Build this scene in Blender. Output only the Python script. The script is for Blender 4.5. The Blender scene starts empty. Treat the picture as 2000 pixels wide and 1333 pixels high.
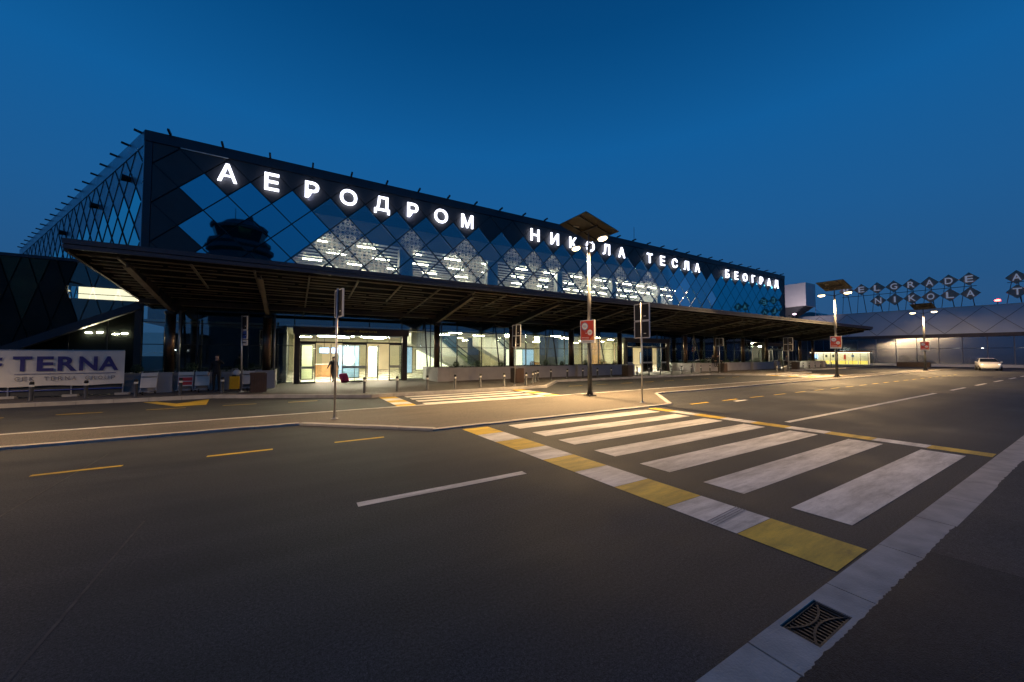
import bpy, math, random
from mathutils import Vector, Matrix
random.seed(7)
R = math.radians
S = bpy.context.scene
COL = S.collection

# ------------------------------------------------------------------ camera
cam = bpy.data.cameras.new("camera")
cam.sensor_width = 36.0
cam.lens = 36.0 * 720.0 / 2000.0
cam.clip_end = 2500
camo = bpy.data.objects.new("camera", cam)
COL.objects.link(camo)
camo.location = (0, 0, 1.85)
camo.rotation_euler = (R(90 + 2.2), 0, R(-30.8))
S.camera = camo

# ------------------------------------------------------------------ blue-hour sky
W = bpy.data.worlds.new("World")
S.world = W
W.use_nodes = True
wn, wl = W.node_tree.nodes, W.node_tree.links
bg = wn["Background"]
tc = wn.new("ShaderNodeTexCoord")
sx = wn.new("ShaderNodeSeparateXYZ")
ramp = wn.new("ShaderNodeValToRGB")
wl.new(tc.outputs["Generated"], sx.inputs[0])
wl.new(sx.outputs["Z"], ramp.inputs[0])
SKY = [(0.0, (.030, .082, .185)), (0.14, (.016, .088, .230)), (0.30, (.010, .100, .285)),
       (0.48, (.004, .104, .318)), (0.66, (.0004, .062, .208)), (0.80, (.0003, .042, .150)), (1.0, (.0002, .026, .095))]
while len(ramp.color_ramp.elements) < len(SKY):
    ramp.color_ramp.elements.new(0.5)
for e, (p, c) in zip(ramp.color_ramp.elements, SKY):
    e.position = p
    e.color = (*c, 1)
nish = wn.new("ShaderNodeTexSky")
nish.sky_type = "NISHITA"
nish.sun_disc = False
nish.sun_elevation = R(-2.5)
nish.sun_rotation = R(225)
nish.ozone_density = 2.0
mxs = wn.new("ShaderNodeMixRGB")
mxs.blend_type = "ADD"
mxs.inputs[0].default_value = 0.04
wl.new(ramp.outputs[0], mxs.inputs[1])
wl.new(nish.outputs[0], mxs.inputs[2])
wl.new(mxs.outputs[0], bg.inputs[0])
bg.inputs[1].default_value = 1.0

# ------------------------------------------------------------------ exposure and renderer
vs = S.view_settings
vs.view_transform = "Standard"
vs.look = "None"
vs.exposure = 0.0
vs.gamma = 1.0
vs.use_curve_mapping = False
S.cycles.use_denoising = True
S.cycles.max_bounces = 7
S.cycles.diffuse_bounces = 3
S.cycles.glossy_bounces = 4
S.cycles.transparent_max_bounces = 12
S.cycles.sample_clamp_indirect = 4.0
S.cycles.caustics_reflective = False
S.cycles.caustics_refractive = False

# ------------------------------------------------------------------ materials
M = {}


def new_mat(name):
    m = bpy.data.materials.new(name)
    m.use_nodes = True
    M[name] = m
    nt = m.node_tree
    return m, nt.nodes, nt.links, nt.nodes["Principled BSDF"]


def nz(n, l, scale, detail=4, stretch=None, rough=.55):
    g = n.new("ShaderNodeNewGeometry")
    t = n.new("ShaderNodeTexNoise")
    t.inputs["Scale"].default_value = scale
    t.inputs["Detail"].default_value = detail
    t.inputs["Roughness"].default_value = rough
    if stretch:
        mp = n.new("ShaderNodeMapping")
        mp.inputs["Scale"].default_value = stretch
        l.new(g.outputs["Position"], mp.inputs[0])
        l.new(mp.outputs[0], t.inputs["Vector"])
    else:
        l.new(g.outputs["Position"], t.inputs["Vector"])
    return t.outputs["Fac"]


def mrange(n, l, src, a, b, c, d):
    m = n.new("ShaderNodeMapRange")
    for i, v in zip((1, 2, 3, 4), (a, b, c, d)):
        m.inputs[i].default_value = v
    l.new(src, m.inputs[0])
    return m.outputs[0]


def math_(n, l, op, a, b=None, c=None):
    m = n.new("ShaderNodeMath")
    m.operation = op
    for i, v in enumerate((a, b, c)):
        if v is None:
            continue
        if isinstance(v, (int, float)):
            m.inputs[i].default_value = v
        else:
            l.new(v, m.inputs[i])
    return m.outputs[0]


def mixc(n, l, fac, a, b, mode="MIX"):
    m = n.new("ShaderNodeMixRGB")
    m.blend_type = mode
    for i, v in enumerate((fac, a, b)):
        if isinstance(v, (int, float)):
            m.inputs[i].default_value = v
        elif isinstance(v, tuple):
            m.inputs[i].default_value = (*v, 1)
        else:
            l.new(v, m.inputs[i])
    return m.outputs[0]


def bump(n, l, b, h, strength, dist):
    bp = n.new("ShaderNodeBump")
    bp.inputs["Strength"].default_value = strength
    bp.inputs["Distance"].default_value = dist
    l.new(h, bp.inputs["Height"])
    l.new(bp.outputs[0], b.inputs["Normal"])


def pm(name, col, rough=.6, metal=0.0, var=.18, scale=3.0, bmp=0.0, bscale=60, spec=.5, coat=0.0):
    """principled surface with a little unevenness in colour and gloss"""
    m, n, l, b = new_mat(name)
    f = nz(n, l, scale, 5)
    lo = tuple(c * (1 - var) for c in col)
    hi = tuple(min(1, c * (1 + var)) for c in col)
    l.new(mixc(n, l, mrange(n, l, f, .3, .7, 0, 1), lo, hi), b.inputs["Base Color"])
    l.new(mrange(n, l, nz(n, l, scale * 2.3, 3), .3, .7, max(0, rough - .08), min(1, rough + .08)), b.inputs["Roughness"])
    b.inputs["Metallic"].default_value = metal
    b.inputs["Specular IOR Level"].default_value = spec
    b.inputs["Coat Weight"].default_value = coat
    if bmp:
        bump(n, l, b, nz(n, l, bscale, 3), bmp, .01)
    return m


def emit(name, col, strength):
    m, n, l, b = new_mat(name)
    b.inputs["Base Color"].default_value = (*col, 1)
    b.inputs["Emission Color"].default_value = (*col, 1)
    b.inputs["Emission Strength"].default_value = strength
    return m


def asphalt(name, dark, light, streak=(.25, 2.2, 1)):
    m, n, l, b = new_mat(name)
    big = mrange(n, l, nz(n, l, .55, 6), .32, .68, 0, 1)
    st = mrange(n, l, nz(n, l, .9, 5, streak), .35, .65, 0, 1)
    fine = math_(n, l, "MULTIPLY", mrange(n, l, nz(n, l, 130, 2), .35, .7, .5, 1.7), mrange(n, l, nz(n, l, 46, 4, None, .7), .36, .66, .58, 1.55))
    spots = mrange(n, l, nz(n, l, 9, 6, None, .7), .62, .74, 0, .35)
    c = mixc(n, l, big, dark, light)
    c = mixc(n, l, math_(n, l, "MULTIPLY", st, .35), c, tuple(x * 1.35 for x in light))
    c = mixc(n, l, spots, c, tuple(x * .55 for x in dark))
    g = n.new("ShaderNodeCombineColor")
    for i in range(3):
        l.new(fine, g.inputs[i])
    c = mixc(n, l, 1.0, c, g.outputs[0], "MULTIPLY")
    l.new(c, b.inputs["Base Color"])
    l.new(mrange(n, l, big, 0, 1, .62, .82), b.inputs["Roughness"])
    b.inputs["Specular IOR Level"].default_value = .35
    bump(n, l, b, nz(n, l, 110, 3), .55, .012)
    return m


def paint(name, col, under=(.06, .058, .055)):
    m, n, l, b = new_mat(name)
    wear = mrange(n, l, nz(n, l, 2.6, 9, (1, 1.8, 1), .78), .54, .70, 0, .8)
    grit = mrange(n, l, nz(n, l, 120, 2), .56, .72, 0, .55)
    dirt = mrange(n, l, nz(n, l, 1.3, 7, (.5, 2.8, 1), .7), .36, .62, .50, 1.0)
    f = math_(n, l, "MAXIMUM", wear, grit)
    g = n.new("ShaderNodeCombineColor")
    for i in range(3):
        l.new(dirt, g.inputs[i])
    c = mixc(n, l, f, col, tuple(.5 * a + .5 * u for a, u in zip(col, under)))
    c = mixc(n, l, 1.0, c, g.outputs[0], "MULTIPLY")
    l.new(c, b.inputs["Base Color"])
    b.inputs["Roughness"].default_value = .65
    bump(n, l, b, nz(n, l, 90, 3), .35, .008)
    return m


def glass(name, fac, tint=(.8, .88, .9), refl=(.9, .95, 1.0), rough=.015, ior=1.45):
    """coated architectural glass: part mirror, part see-through"""
    m, n, l, b = new_mat(name)
    n.remove(b)
    out = n["Material Output"]
    tr = n.new("ShaderNodeBsdfTransparent")
    tr.inputs[0].default_value = (*tint, 1)
    gl = n.new("ShaderNodeBsdfGlossy")
    gl.inputs[0].default_value = (*refl, 1)
    gl.inputs["Roughness"].default_value = rough
    mx = n.new("ShaderNodeMixShader")
    fr = n.new("ShaderNodeFresnel")
    fr.inputs[0].default_value = ior
    f = math_(n, l, "MINIMUM", math_(n, l, "ADD", fr.outputs[0], fac), 1.0)
    l.new(f, mx.inputs[0])
    l.new(tr.outputs[0], mx.inputs[1])
    l.new(gl.outputs[0], mx.inputs[2])
    l.new(mx.outputs[0], out.inputs[0])
    return m


def frit_glass(name):
    """same glass, printed with a white pattern of nested squares"""
    m, n, l, b = new_mat(name)
    n.remove(b)
    out = n["Material Output"]
    t = n.new("ShaderNodeTexCoord")
    mp = n.new("ShaderNodeMapping")
    mp.inputs["Rotation"].default_value = (0, R(45), 0)
    mp.inputs["Scale"].default_value = (2.35, 2.35, 2.35)
    l.new(t.outputs["Object"], mp.inputs[0])
    s = n.new("ShaderNodeSeparateXYZ")
    l.new(mp.outputs[0], s.inputs[0])

    def cellcoord(o):
        fr = math_(n, l, "FRACT", math_(n, l, "ADD", o, 40.5))
        return math_(n, l, "ABSOLUTE", math_(n, l, "SUBTRACT", fr, .5))
    a, c = cellcoord(s.outputs["X"]), cellcoord(s.outputs["Z"])
    d = math_(n, l, "MAXIMUM", a, c)
    md = math_(n, l, "ADD", a, c)
    ring = math_(n, l, "MULTIPLY", math_(n, l, "GREATER_THAN", d, .17), math_(n, l, "LESS_THAN", d, .29))
    dot = math_(n, l, "LESS_THAN", d, .07)
    star = math_(n, l, "GREATER_THAN", md, .70)
    hole = math_(n, l, "MINIMUM", math_(n, l, "ADD", math_(n, l, "ADD", ring, dot), star), 1.0)
    white = math_(n, l, "SUBTRACT", 1.0, hole)
    tr = n.new("ShaderNodeBsdfTransparent")
    tr.inputs[0].default_value = (.8, .88, .9, 1)
    gl = n.new("ShaderNodeBsdfGlossy")
    gl.inputs[0].default_value = (.85, .92, 1, 1)
    gl.inputs["Roughness"].default_value = .02
    tl = n.new("ShaderNodeBsdfTranslucent")
    tl.inputs[0].default_value = (.85, .84, .78, 1)
    df = n.new("ShaderNodeBsdfDiffuse")
    df.inputs[0].default_value = (.7, .7, .68, 1)
    fm = n.new("ShaderNodeMixShader")
    fm.inputs[0].default_value = .25
    l.new(tl.outputs[0], fm.inputs[1])
    l.new(df.outputs[0], fm.inputs[2])
    body = n.new("ShaderNodeMixShader")
    l.new(math_(n, l, "MULTIPLY", white, .62), body.inputs[0])
    l.new(tr.outputs[0], body.inputs[1])
    l.new(fm.outputs[0], body.inputs[2])
    mx = n.new("ShaderNodeMixShader")
    fr = n.new("ShaderNodeFresnel")
    fr.inputs[0].default_value = 1.22
    l.new(math_(n, l, "ADD", fr.outputs[0], .18), mx.inputs[0])
    l.new(body.outputs[0], mx.inputs[1])
    l.new(gl.outputs[0], mx.inputs[2])
    l.new(mx.outputs[0], out.inputs[0])
    return m


asphalt("asphalt", (.024, .0265, .031), (.049, .052, .058))
asphalt("asphalt_island", (.085, .077, .068), (.125, .112, .098), (.35, 1.6, 1))
asphalt("asphalt_path", (.030, .031, .035), (.046, .047, .052), (1, 1, 1))
asphalt("asphalt_patch", (.012, .0135, .017), (.021, .0235, .028), (1, 1, 1))
asphalt("paving", (.070, .064, .060), (.110, .100, .092), (1, 1, 1))
pm("seam_tar", (.062, .060, .058), .7, var=.4, scale=8)
pm("seam_dark", (.30, .29, .28), .8, var=.3, scale=20)
pm("kerb_stone", (.40, .385, .37), .8, var=.22, scale=2.5, bmp=.4, bscale=50)
pm("gutter", (.42, .395, .37), .8, var=.22, scale=3.5, bmp=.5, bscale=60)
paint("paint_white", (.84, .82, .79))
paint("paint_yellow", (.80, .55, .05))
pm("grass_far", (.03, .04, .02), .95)
pm("cladding", (.042, .042, .047), .5, metal=.1, var=.12, scale=.8)
pm("fascia", (.036, .040, .052), .42, metal=.4, var=.12, scale=.8)
pm("mullion", (.012, .013, .015), .5, var=.1)
pm("side_clad", (.30, .34, .40), .32, metal=.7, var=.1, scale=.6)
pm("roof_dark", (.03, .03, .033), .8)
glass("glass_vision", .25, (.88, .93, .93), (.40, .64, .72), ior=1.22)
glass("glass_low", .15, (.84, .90, .86), (.85, .93, 1.0), ior=1.28)
glass("glass_clear", .03, (.90, .95, .92), (.95, 1, 1))
glass("glass_side", .42, (.35, .55, .60), (.62, .95, 1.0))
frit_glass("glass_frit")
m_, n_, l_, b_ = new_mat("glass_spandrel")
b_.inputs["Base Color"].default_value = (.15, .48, .58, 1)
b_.inputs["Metallic"].default_value = 1.0
b_.inputs["Roughness"].default_value = .02
m_, n_, l_, b_ = new_mat("glass_teal")
b_.inputs["Base Color"].default_value = (.06, .56, .68, 1)
b_.inputs["Metallic"].default_value = 1.0
b_.inputs["Roughness"].default_value = .03
m_, n_, l_, b_ = new_mat("glass_far")
b_.inputs["Base Color"].default_value = (.30, .33, .40, 1)
b_.inputs["Metallic"].default_value = .85
b_.inputs["Roughness"].default_value = .12
m_, n_, l_, b_ = new_mat("glass_cyan")
b_.inputs["Base Color"].default_value = (.12, 1.0, 1.0, 1)
b_.inputs["Metallic"].default_value = 1.0
b_.inputs["Roughness"].default_value = .04
pm("wing_pane", (.010, .013, .012), .35, var=.5, scale=1.2, spec=.12)
pm("wing_pane_reflection", (.018, .030, .013), .3, var=.5, scale=1.2, spec=.25)  # green reflections put into the colour of scattered panes
pm("slat", (.62, .60, .56), .6, var=.06)
pm("inner_wall", (.66, .61, .47), .8, var=.08, scale=.7)
pm("inner_dark", (.05, .055, .065), .7)
pm("inner_blue", (.05, .085, .14), .6)
pm("inner_floor", (.55, .53, .49), .25, var=.1, scale=.5)
pm("white_paint", (.74, .74, .73), .5, var=.05)
pm("escalator_white", (.78, .78, .75), .4, var=.04)
pm("canopy_steel", (.022, .018, .016), .5, metal=.2, var=.2, scale=1.5)
pm("canopy_lit_batten", (.20, .165, .115), .55, var=.25, scale=1.5)  # paler than the canopy steel, lamplight on the thin members painted in
pm("canopy_edge", (.045, .050, .066), .4, metal=.4, var=.1)
pm("column_brown", (.17, .105, .075), .33, metal=.85, var=.15, scale=2)
pm("deck_black", (.005, .005, .006), .9, spec=.1)  # near-black paint for the shade above purlins and ceiling slats
pm("steel_dark", (.020, .020, .022), .45, metal=.3)
pm("header_brown", (.055, .036, .028), .5, var=.15)
pm("planter", (.36, .345, .345), .75, var=.12, scale=1.2, bmp=.2, bscale=40)
pm("soil", (.02, .015, .01), .95, var=.4, scale=9)
pm("leaf", (.035, .065, .022), .6, var=.5, scale=9)
pm("leaf_dry", (.16, .07, .025), .7, var=.4, scale=9)
pm("stem", (.05, .035, .022), .85)
pm("bollard", (.085, .086, .090), .45, metal=.5, var=.15)
pm("band_white", (.75, .73, .68), .4, var=.06)
pm("galvanised", (.48, .48, .49), .38, metal=.8, var=.12, scale=4)
pm("sign_back", (.030, .030, .033), .9, var=.15, spec=.15)
pm("sign_rim", (.66, .64, .62), .4, var=.06)
pm("sign_blue", (.02, .06, .32), .4)
pm("pole_grey", (.30, .29, .28), .42, metal=.6, var=.1)
pm("pole_dark", (.045, .050, .058), .5, metal=.4, var=.12)
pm("panel_under", (.022, .018, .013), .55, var=.3, scale=3)
pm("panel_cell", (.008, .012, .035), .15)
pm("poster_red", (.52, .035, .018), .4, var=.08)
pm("poster_orange", (.72, .20, .02), .4)
pm("poster_white", (.74, .74, .74), .45, var=.03)
pm("poster_blue", (.10, .20, .42), .45)
pm("bin_brown", (.060, .036, .026), .55, var=.2)
pm("cart_panel", (.70, .66, .59), .5, var=.08)
pm("cart_red", (.62, .04, .025), .45)
pm("rubber", (.012, .012, .012), .75)
pm("banner", (.74, .71, .65), .75, var=.08, scale=1.2, bmp=.25, bscale=2.5)
pm("banner_navy", (.035, .035, .19), .65, var=.08)
pm("banner_grey", (.26, .25, .26), .65)
pm("skin", (.55, .33, .24), .55)
pm("hair", (.014, .011, .009), .6)
pm("cloth_black", (.012, .012, .014), .85, var=.3, scale=8)
pm("cloth_dark", (.022, .023, .032), .85, var=.3, scale=8)
pm("cloth_grey", (.12, .12, .13), .85, var=.2, scale=8)
pm("case_yellow", (.78, .43, .012), .35, var=.05)
pm("case_pink", (.60, .055, .16), .4, var=.08)
pm("bag_white", (.62, .62, .64), .6, var=.08)
pm("car_white", (.72, .72, .71), .22, var=.03, coat=.6)
pm("car_glass", (.012, .014, .016), .06, spec=.8)
pm("car_black", (.02, .02, .021), .5)
pm("rim", (.40, .40, .41), .3, metal=.8)
pm("iron", (.030, .027, .026), .55, metal=.5, var=.25, scale=12, bmp=.3, bscale=120)
pm("pit_shade", (.003, .003, .003), 1.0)
pm("far_panel", (.66, .68, .74), .45, metal=.15, var=.08, scale=.25)
pm("far_band", (.10, .075, .075), .6)
pm("far_line", (.16, .17, .22), .6)
pm("diamond_board", (.46, .29, .22), .6, var=.12)
pm("concrete_white", (.64, .62, .62), .7, var=.06, scale=.6)
pm("tower_body", (.075, .075, .080), .7, var=.15)
pm("tower_glass", (.02, .03, .035), .08)
pm("teal_shell", (.03, .17, .20), .4)
pm("orange_board", (.62, .16, .02), .5)
pm("panel_green", (.62, .68, .44), .5, var=.05)
pm("poster_sky", (.16, .26, .40), .5, var=.1)
pm("counter", (.40, .22, .10), .5)
pm("gold_text", (.90, .66, .08), .5)
pm("header_line", (.10, .07, .05), .5)
emit("letter_light", (.84, .86, 1.0), 3.2)
emit("tube_light", (1.0, .86, .60), 60.0)
emit("hall_light", (1.0, .86, .56), 150.0)
emit("portal_fill", (1.0, .89, .64), 330.0)
emit("downlight", (1.0, .93, .80), 60.0)
emit("lamp_lens", (1.0, .78, .42), 9.0)
emit("car_park_lens", (.95, .98, 1.0), 40.0)
emit("red_beacon", (1.0, .04, .03), 30.0)
emit("screen", (.35, .55, 1.0), 2.2)
emit("kiosk_light", (1.0, .86, .58), 3.2)
emit("kiosk_yellow_glow", (1.0, .76, .16), 1.1)
emit("lit_room", (1.0, .86, .60), 1.5)
emit("lightbox_pale", (.98, .95, .74), 1.5)
emit("lightbox_blue", (.35, .52, .75), 1.0)
emit("lightbox_green", (.62, .9, .08), 1.6)
emit("exit_green", (.05, .9, .35), 3.0)
emit("head_lamp", (1.0, .95, .85), 1.5)
emit("roof_letter", (.9, .92, 1.0), .12)
emit("pink_tube", (1.0, .70, .85), 3.5)


# ------------------------------------------------------------------ mesh building
class MB:
    def __init__(s):
        s.v, s.f = [], []

    def add(s, pts, faces):
        k = len(s.v)
        s.v += [tuple(p) for p in pts]
        s.f += [tuple(i + k for i in f) for f in faces]
        return s

    def box(s, x0, x1, y0, y1, z0, z1):
        p = [(x, y, z) for x in (x0, x1) for y in (y0, y1) for z in (z0, z1)]
        return s.add(p, [(0, 1, 3, 2), (4, 6, 7, 5), (0, 4, 5, 1), (2, 3, 7, 6), (0, 2, 6, 4), (1, 5, 7, 3)])

    def bar(s, a, b, w, h, up=(0, 0, 1)):
        a, b, up = Vector(a), Vector(b), Vector(up)
        d = (b - a).normalized()
        sd = d.cross(up)
        if sd.length < 1e-4:
            sd = d.cross(Vector((1, 0, 0)))
        sd.normalize()
        u = sd.cross(d).normalized()
        p = [q + sd * (w / 2 * i) + u * (h / 2 * j) for q in (a, b) for i in (-1, 1) for j in (-1, 1)]
        return s.add(p, [(0, 1, 3, 2), (4, 6, 7, 5), (0, 4, 5, 1), (2, 3, 7, 6), (0, 2, 6, 4), (1, 5, 7, 3)])

    def tube(s, a, b, r0, r1=None, n=12, cap=True):
        r1 = r0 if r1 is None else r1
        a, b = Vector(a), Vector(b)
        d = (b - a).normalized()
        sd = d.cross(Vector((0, 0, 1)))
        if sd.length < 1e-4:
            sd = Vector((1, 0, 0))
        sd.normalize()
        u = sd.cross(d)
        p = []
        for q, r in ((a, r0), (b, r1)):
            for i in range(n):
                t = 2 * math.pi * i / n
                p.append(q + sd * (r * math.cos(t)) + u * (r * math.sin(t)))
        f = [(i, (i + 1) % n, n + (i + 1) % n, n + i) for i in range(n)]
        if cap:
            f += [tuple(range(n))[::-1], tuple(range(n, 2 * n))]
        return s.add(p, f)

    def lathe(s, c, prof, n=16):
        p, f = [], []
        for r, z in prof:
            for i in range(n):
                t = 2 * math.pi * i / n
                p.append((c[0] + r * math.cos(t), c[1] + r * math.sin(t), c[2] + z))
        for k in range(len(prof) - 1):
            for i in range(n):
                j = (i + 1) % n
                f.append((k * n + i, k * n + j, (k + 1) * n + j, (k + 1) * n + i))
        f += [tuple(range(n))[::-1], tuple(range((len(prof) - 1) * n, len(prof) * n))]
        return s.add(p, f)

    def prism(s, pts, z0, z1):
        n = len(pts)
        p = [(x, y, z0) for x, y in pts] + [(x, y, z1) for x, y in pts]
        f = [tuple(range(n))[::-1], tuple(range(n, 2 * n))]
        f += [(i, (i + 1) % n, n + (i + 1) % n, n + i) for i in range(n)]
        return s.add(p, f)

    def sheet(s, pts, z):
        return s.add([(x, y, z) for x, y in pts], [tuple(range(len(pts)))])

    def plate(s, fr, poly, d0, d1):
        """flat polygon given in a wall's own (along, height), between two depths"""
        n = len(poly)
        p = [fr(a, z, d0) for a, z in poly] + [fr(a, z, d1) for a, z in poly]
        f = [tuple(range(n)), tuple(range(n, 2 * n))[::-1]]
        f += [(i, n + i, n + (i + 1) % n, (i + 1) % n) for i in range(n)]
        return s.add(p, f)

    def ball(s, c, rx, ry, rz, nu=12, nv=8):
        prof = []
        p, f = [], []
        for j in range(nv + 1):
            t = math.pi * j / nv
            for i in range(nu):
                q = 2 * math.pi * i / nu
                p.append((c[0] + rx * math.sin(t) * math.cos(q), c[1] + ry * math.sin(t) * math.sin(q), c[2] + rz * math.cos(t)))
        for j in range(nv):
            for i in range(nu):
                k = (i + 1) % nu
                f.append((j * nu + i, (j + 1) * nu + i, (j + 1) * nu + k, j * nu + k))
        return s.add(p, f)

    def mesh(s, name, mat, smooth=False):
        me = bpy.data.meshes.new(name)
        me.from_pydata(s.v, [], s.f)
        me.update()
        if mat:
            me.materials.append(M[mat])
        if smooth:
            me.polygons.foreach_set("use_smooth", [True] * len(me.polygons))
        return me

    def obj(s, name, mat, parent=None, smooth=False):
        return place(s.mesh(name, mat, smooth), name, parent)


def wm(o):
    return wm(o.parent) @ o.matrix_parent_inverse @ o.matrix_basis if o.parent else o.matrix_basis.copy()


def place(me, name, parent=None, loc=(0, 0, 0), rot=(0, 0, 0)):
    """link a mesh at a world position, keeping that position under its parent"""
    o = bpy.data.objects.new(name, me)
    COL.objects.link(o)
    o.location = loc
    o.rotation_euler = rot
    if parent:
        o.parent = parent
        o.matrix_parent_inverse = wm(parent).inverted()
    return o


def thing(name, label, cat, loc=(0, 0, 0), group=None):
    o = bpy.data.objects.new(name, None)
    o.empty_display_size = .2
    COL.objects.link(o)
    o.location = loc
    tag(o, label, cat, group)
    return o


def tag(o, label, cat, group=None):
    o["label"] = label
    o["category"] = cat
    if group:
        o["group"] = group
    return o


def struct(o):
    o["kind"] = "structure"
    return o


def copy_tree(o, loc=None, label=None, parent=None, rz=None):
    c = o.copy()
    COL.objects.link(c)
    if parent:
        c.parent = parent
    if loc is not None:
        c.location = loc
    if rz is not None:
        c.rotation_euler = (0, 0, rz)
    if label:
        c["label"] = label
    for ch in list(o.children):
        copy_tree(ch, parent=c)
    return c


def text_mesh(body, w=None, h=None, ext=.01, offset=0.0, name="text", spacing=1.0):
    cu = bpy.data.curves.new(name, "FONT")
    cu.body = body
    cu.size = 1
    cu.extrude = .5
    cu.offset = offset
    cu.space_character = spacing
    cu.resolution_u = 5
    ob = bpy.data.objects.new(name, cu)
    COL.objects.link(ob)
    dg = bpy.context.evaluated_depsgraph_get()
    me = bpy.data.meshes.new_from_object(ob.evaluated_get(dg))
    bpy.data.objects.remove(ob)
    bpy.data.curves.remove(cu)
    xs = [v.co.x for v in me.vertices]
    ys = [v.co.y for v in me.vertices]
    x0, x1, y0, y1 = min(xs), max(xs), min(ys), max(ys)
    sxx = (w / (x1 - x0)) if w else None
    syy = (h / (y1 - y0)) if h else None
    sxx = sxx or syy
    syy = syy or sxx
    for v in me.vertices:
        # text plane becomes x-z, facing -y
        v.co = Vector(((v.co.x - (x0 + x1) / 2) * sxx, -v.co.z * 2 * ext, (v.co.y - (y0 + y1) / 2) * syy))
    me.name = name
    return me


ORD = ["first", "second", "third", "fourth", "fifth", "sixth", "seventh", "eighth", "ninth", "tenth", "eleventh",
       "twelfth", "thirteenth", "fourteenth", "fifteenth", "sixteenth", "seventeenth", "eighteenth"]


# ================================================================== GROUND, ROADS, PAVEMENTS
struct(MB().sheet([(-700, -700), (900, -700), (900, 900), (-700, 900)], -.03).obj("ground", "asphalt_path"))
# one carriageway sheet carries both lanes; the island and the pavements sit on it
struct(MB().sheet([(-80, 1.295), (170, 1.295), (170, 40), (-80, 40)], 0).obj("road", "asphalt"))
ISL = [(-80, 11.3), (.2, 11.3), (3.0, 8.78), (12.2, 8.82), (15.0, 11.6), (78, 11.7), (78, 13.3), (-80, 13.3)]
island = struct(MB().prism(ISL, -.02, .036).obj("traffic_island", "asphalt_island"))
PAV = [(-80, 20.25), (-2.9, 20.25), (3.0, 16.95), (12.5, 17.1), (15.7, 20.25), (33.6, 20.2), (36.9, 17.0), (46.3, 17.0),
       (49.6, 20.2), (86, 20.2), (86, 26.97), (-80, 26.97)]
pave = struct(MB().prism(PAV, -.02, .13).obj("pavement", "paving"))


def kerb(line, parent, top, wid, step, mat="kerb_stone", u_lim=(-14, 66)):
    """a row of separate kerb stones along a line, the stone lying to its left-hand side"""
    for (x0, y0), (x1, y1) in zip(line, line[1:]):
        L = math.hypot(x1 - x0, y1 - y0)
        t = Vector(((x1 - x0) / L, (y1 - y0) / L))
        nrm = Vector((-t.y, t.x))
        n = max(1, round(L / step))
        for k in range(n):
            a, b = L * k / n + .006, L * (k + 1) / n - .006
            m = (x0 + t.x * (a + b) / 2)
            if not u_lim[0] < m < u_lim[1]:
                continue
            zz = top + random.uniform(-.003, .004)
            P = [Vector((x0, y0)) + t * a - nrm * .012, Vector((x0, y0)) + t * b - nrm * .012,
                 Vector((x0, y0)) + t * b + nrm * wid, Vector((x0, y0)) + t * a + nrm * wid]
            MB().prism([(p.x, p.y) for p in P], -.01, zz).obj("kerb_stone", mat, parent)


kerb(ISL[:3], island, .060, .16, .98)
kerb(ISL[2:4], island, .040, .16, .80)
kerb(ISL[3:6], island, .058, .16, .98)
kerb([(78, 13.2), (-80, 13.2)], island, .042, -.12, 6.0, "paint_white")
kerb(PAV[:10], pave, .142, .17, 1.0)
# near gutter of cast slabs, and the patched asphalt footway the picture is taken from
gut = struct(MB().box(-80, 2.86, 1.0, 1.29, -.05, .012).box(3.38, 170, 1.0, 1.29, -.05, .012).obj("gutter", "seam_tar"))
u = 2.52 - 1.19 * 8
while u < 40:
    g = .010
    if abs(u - 2.52) < .1:      # this slab is cast round the drain grate
        for a, b, c, d in ((u + g, 2.86, 1.005, 1.305), (3.38, u + 1.19 - g, 1.005, 1.305), (2.86, 3.38, 1.005, 1.05), (2.86, 3.38, 1.272, 1.305)):
            MB().box(a, b, c, d, -.04, .030).obj("slab", "gutter", gut)
    else:
        MB().box(u + g / 2, u + 1.19 - g / 2, 1.005, 1.305, -.04, .030 + random.uniform(-.002, .002)).obj("slab", "gutter", gut)
    u += 1.19


def ragged(u0, u1, v, amp, step, rnd):
    pts, x = [], u0
    while x < u1:
        pts.append((x, v + rnd.uniform(-amp, amp) * (1 if rnd.random() < .75 else 2.2)))
        x += step * rnd.uniform(.5, 1.5)
    pts.append((u1, v))
    return pts


rr = random.Random(3)
struct(MB().prism(ragged(-80, 5.1, 1.012, .006, .03, rr) + [(5.16, .5), (5.16, -60), (-80, -60)], -.02, .034).obj("footway", "asphalt_patch"))
struct(MB().prism(ragged(5.11, 170, 1.02, .005, .06, rr) + [(170, -60), (5.17, -60), (5.17, .5)], -.02, .031).obj("footway", "asphalt_path"))

# ------------------------------------------------------------------ drain grate
gr = thing("drain_grate", "dark cast iron drain grate set in the near concrete gutter", "drain grate", (3.12, 1.16, 0))
MB().box(2.86, 3.38, 1.05, 1.272, -.028, -.024).obj("pit_shade_sheet", "pit_shade", gr)  # black sheet close under the bars, painting the shade of a deep pit
gf = MB()
for a, b, c, d in ((2.862, 3.378, 1.052, 1.068), (2.862, 3.378, 1.254, 1.270), (2.862, 2.885, 1.068, 1.254), (3.355, 3.378, 1.068, 1.254)):
    gf.box(a, b, c, d, -.03, .022)
gf.obj("frame", "iron", gr)
nb = 12
for k in range(nb):
    x = 2.885 + .47 * (k + .5) / nb
    MB().box(x - .0075, x + .0075, 1.066, 1.256, -.02, .018).obj("bar", "iron", gr)
for sgn in (-1, 1):
    prev = None
    rib = MB()
    for k in range(13):
        t = -1 + 2 * k / 12
        p = (3.12 + t * .235, 1.161 + sgn * (.014 + .07 * t * t), .0195)
        if prev:
            rib.bar(prev, p, .014, .006)
        prev = p
    rib.obj("rib", "iron", gr)

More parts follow.
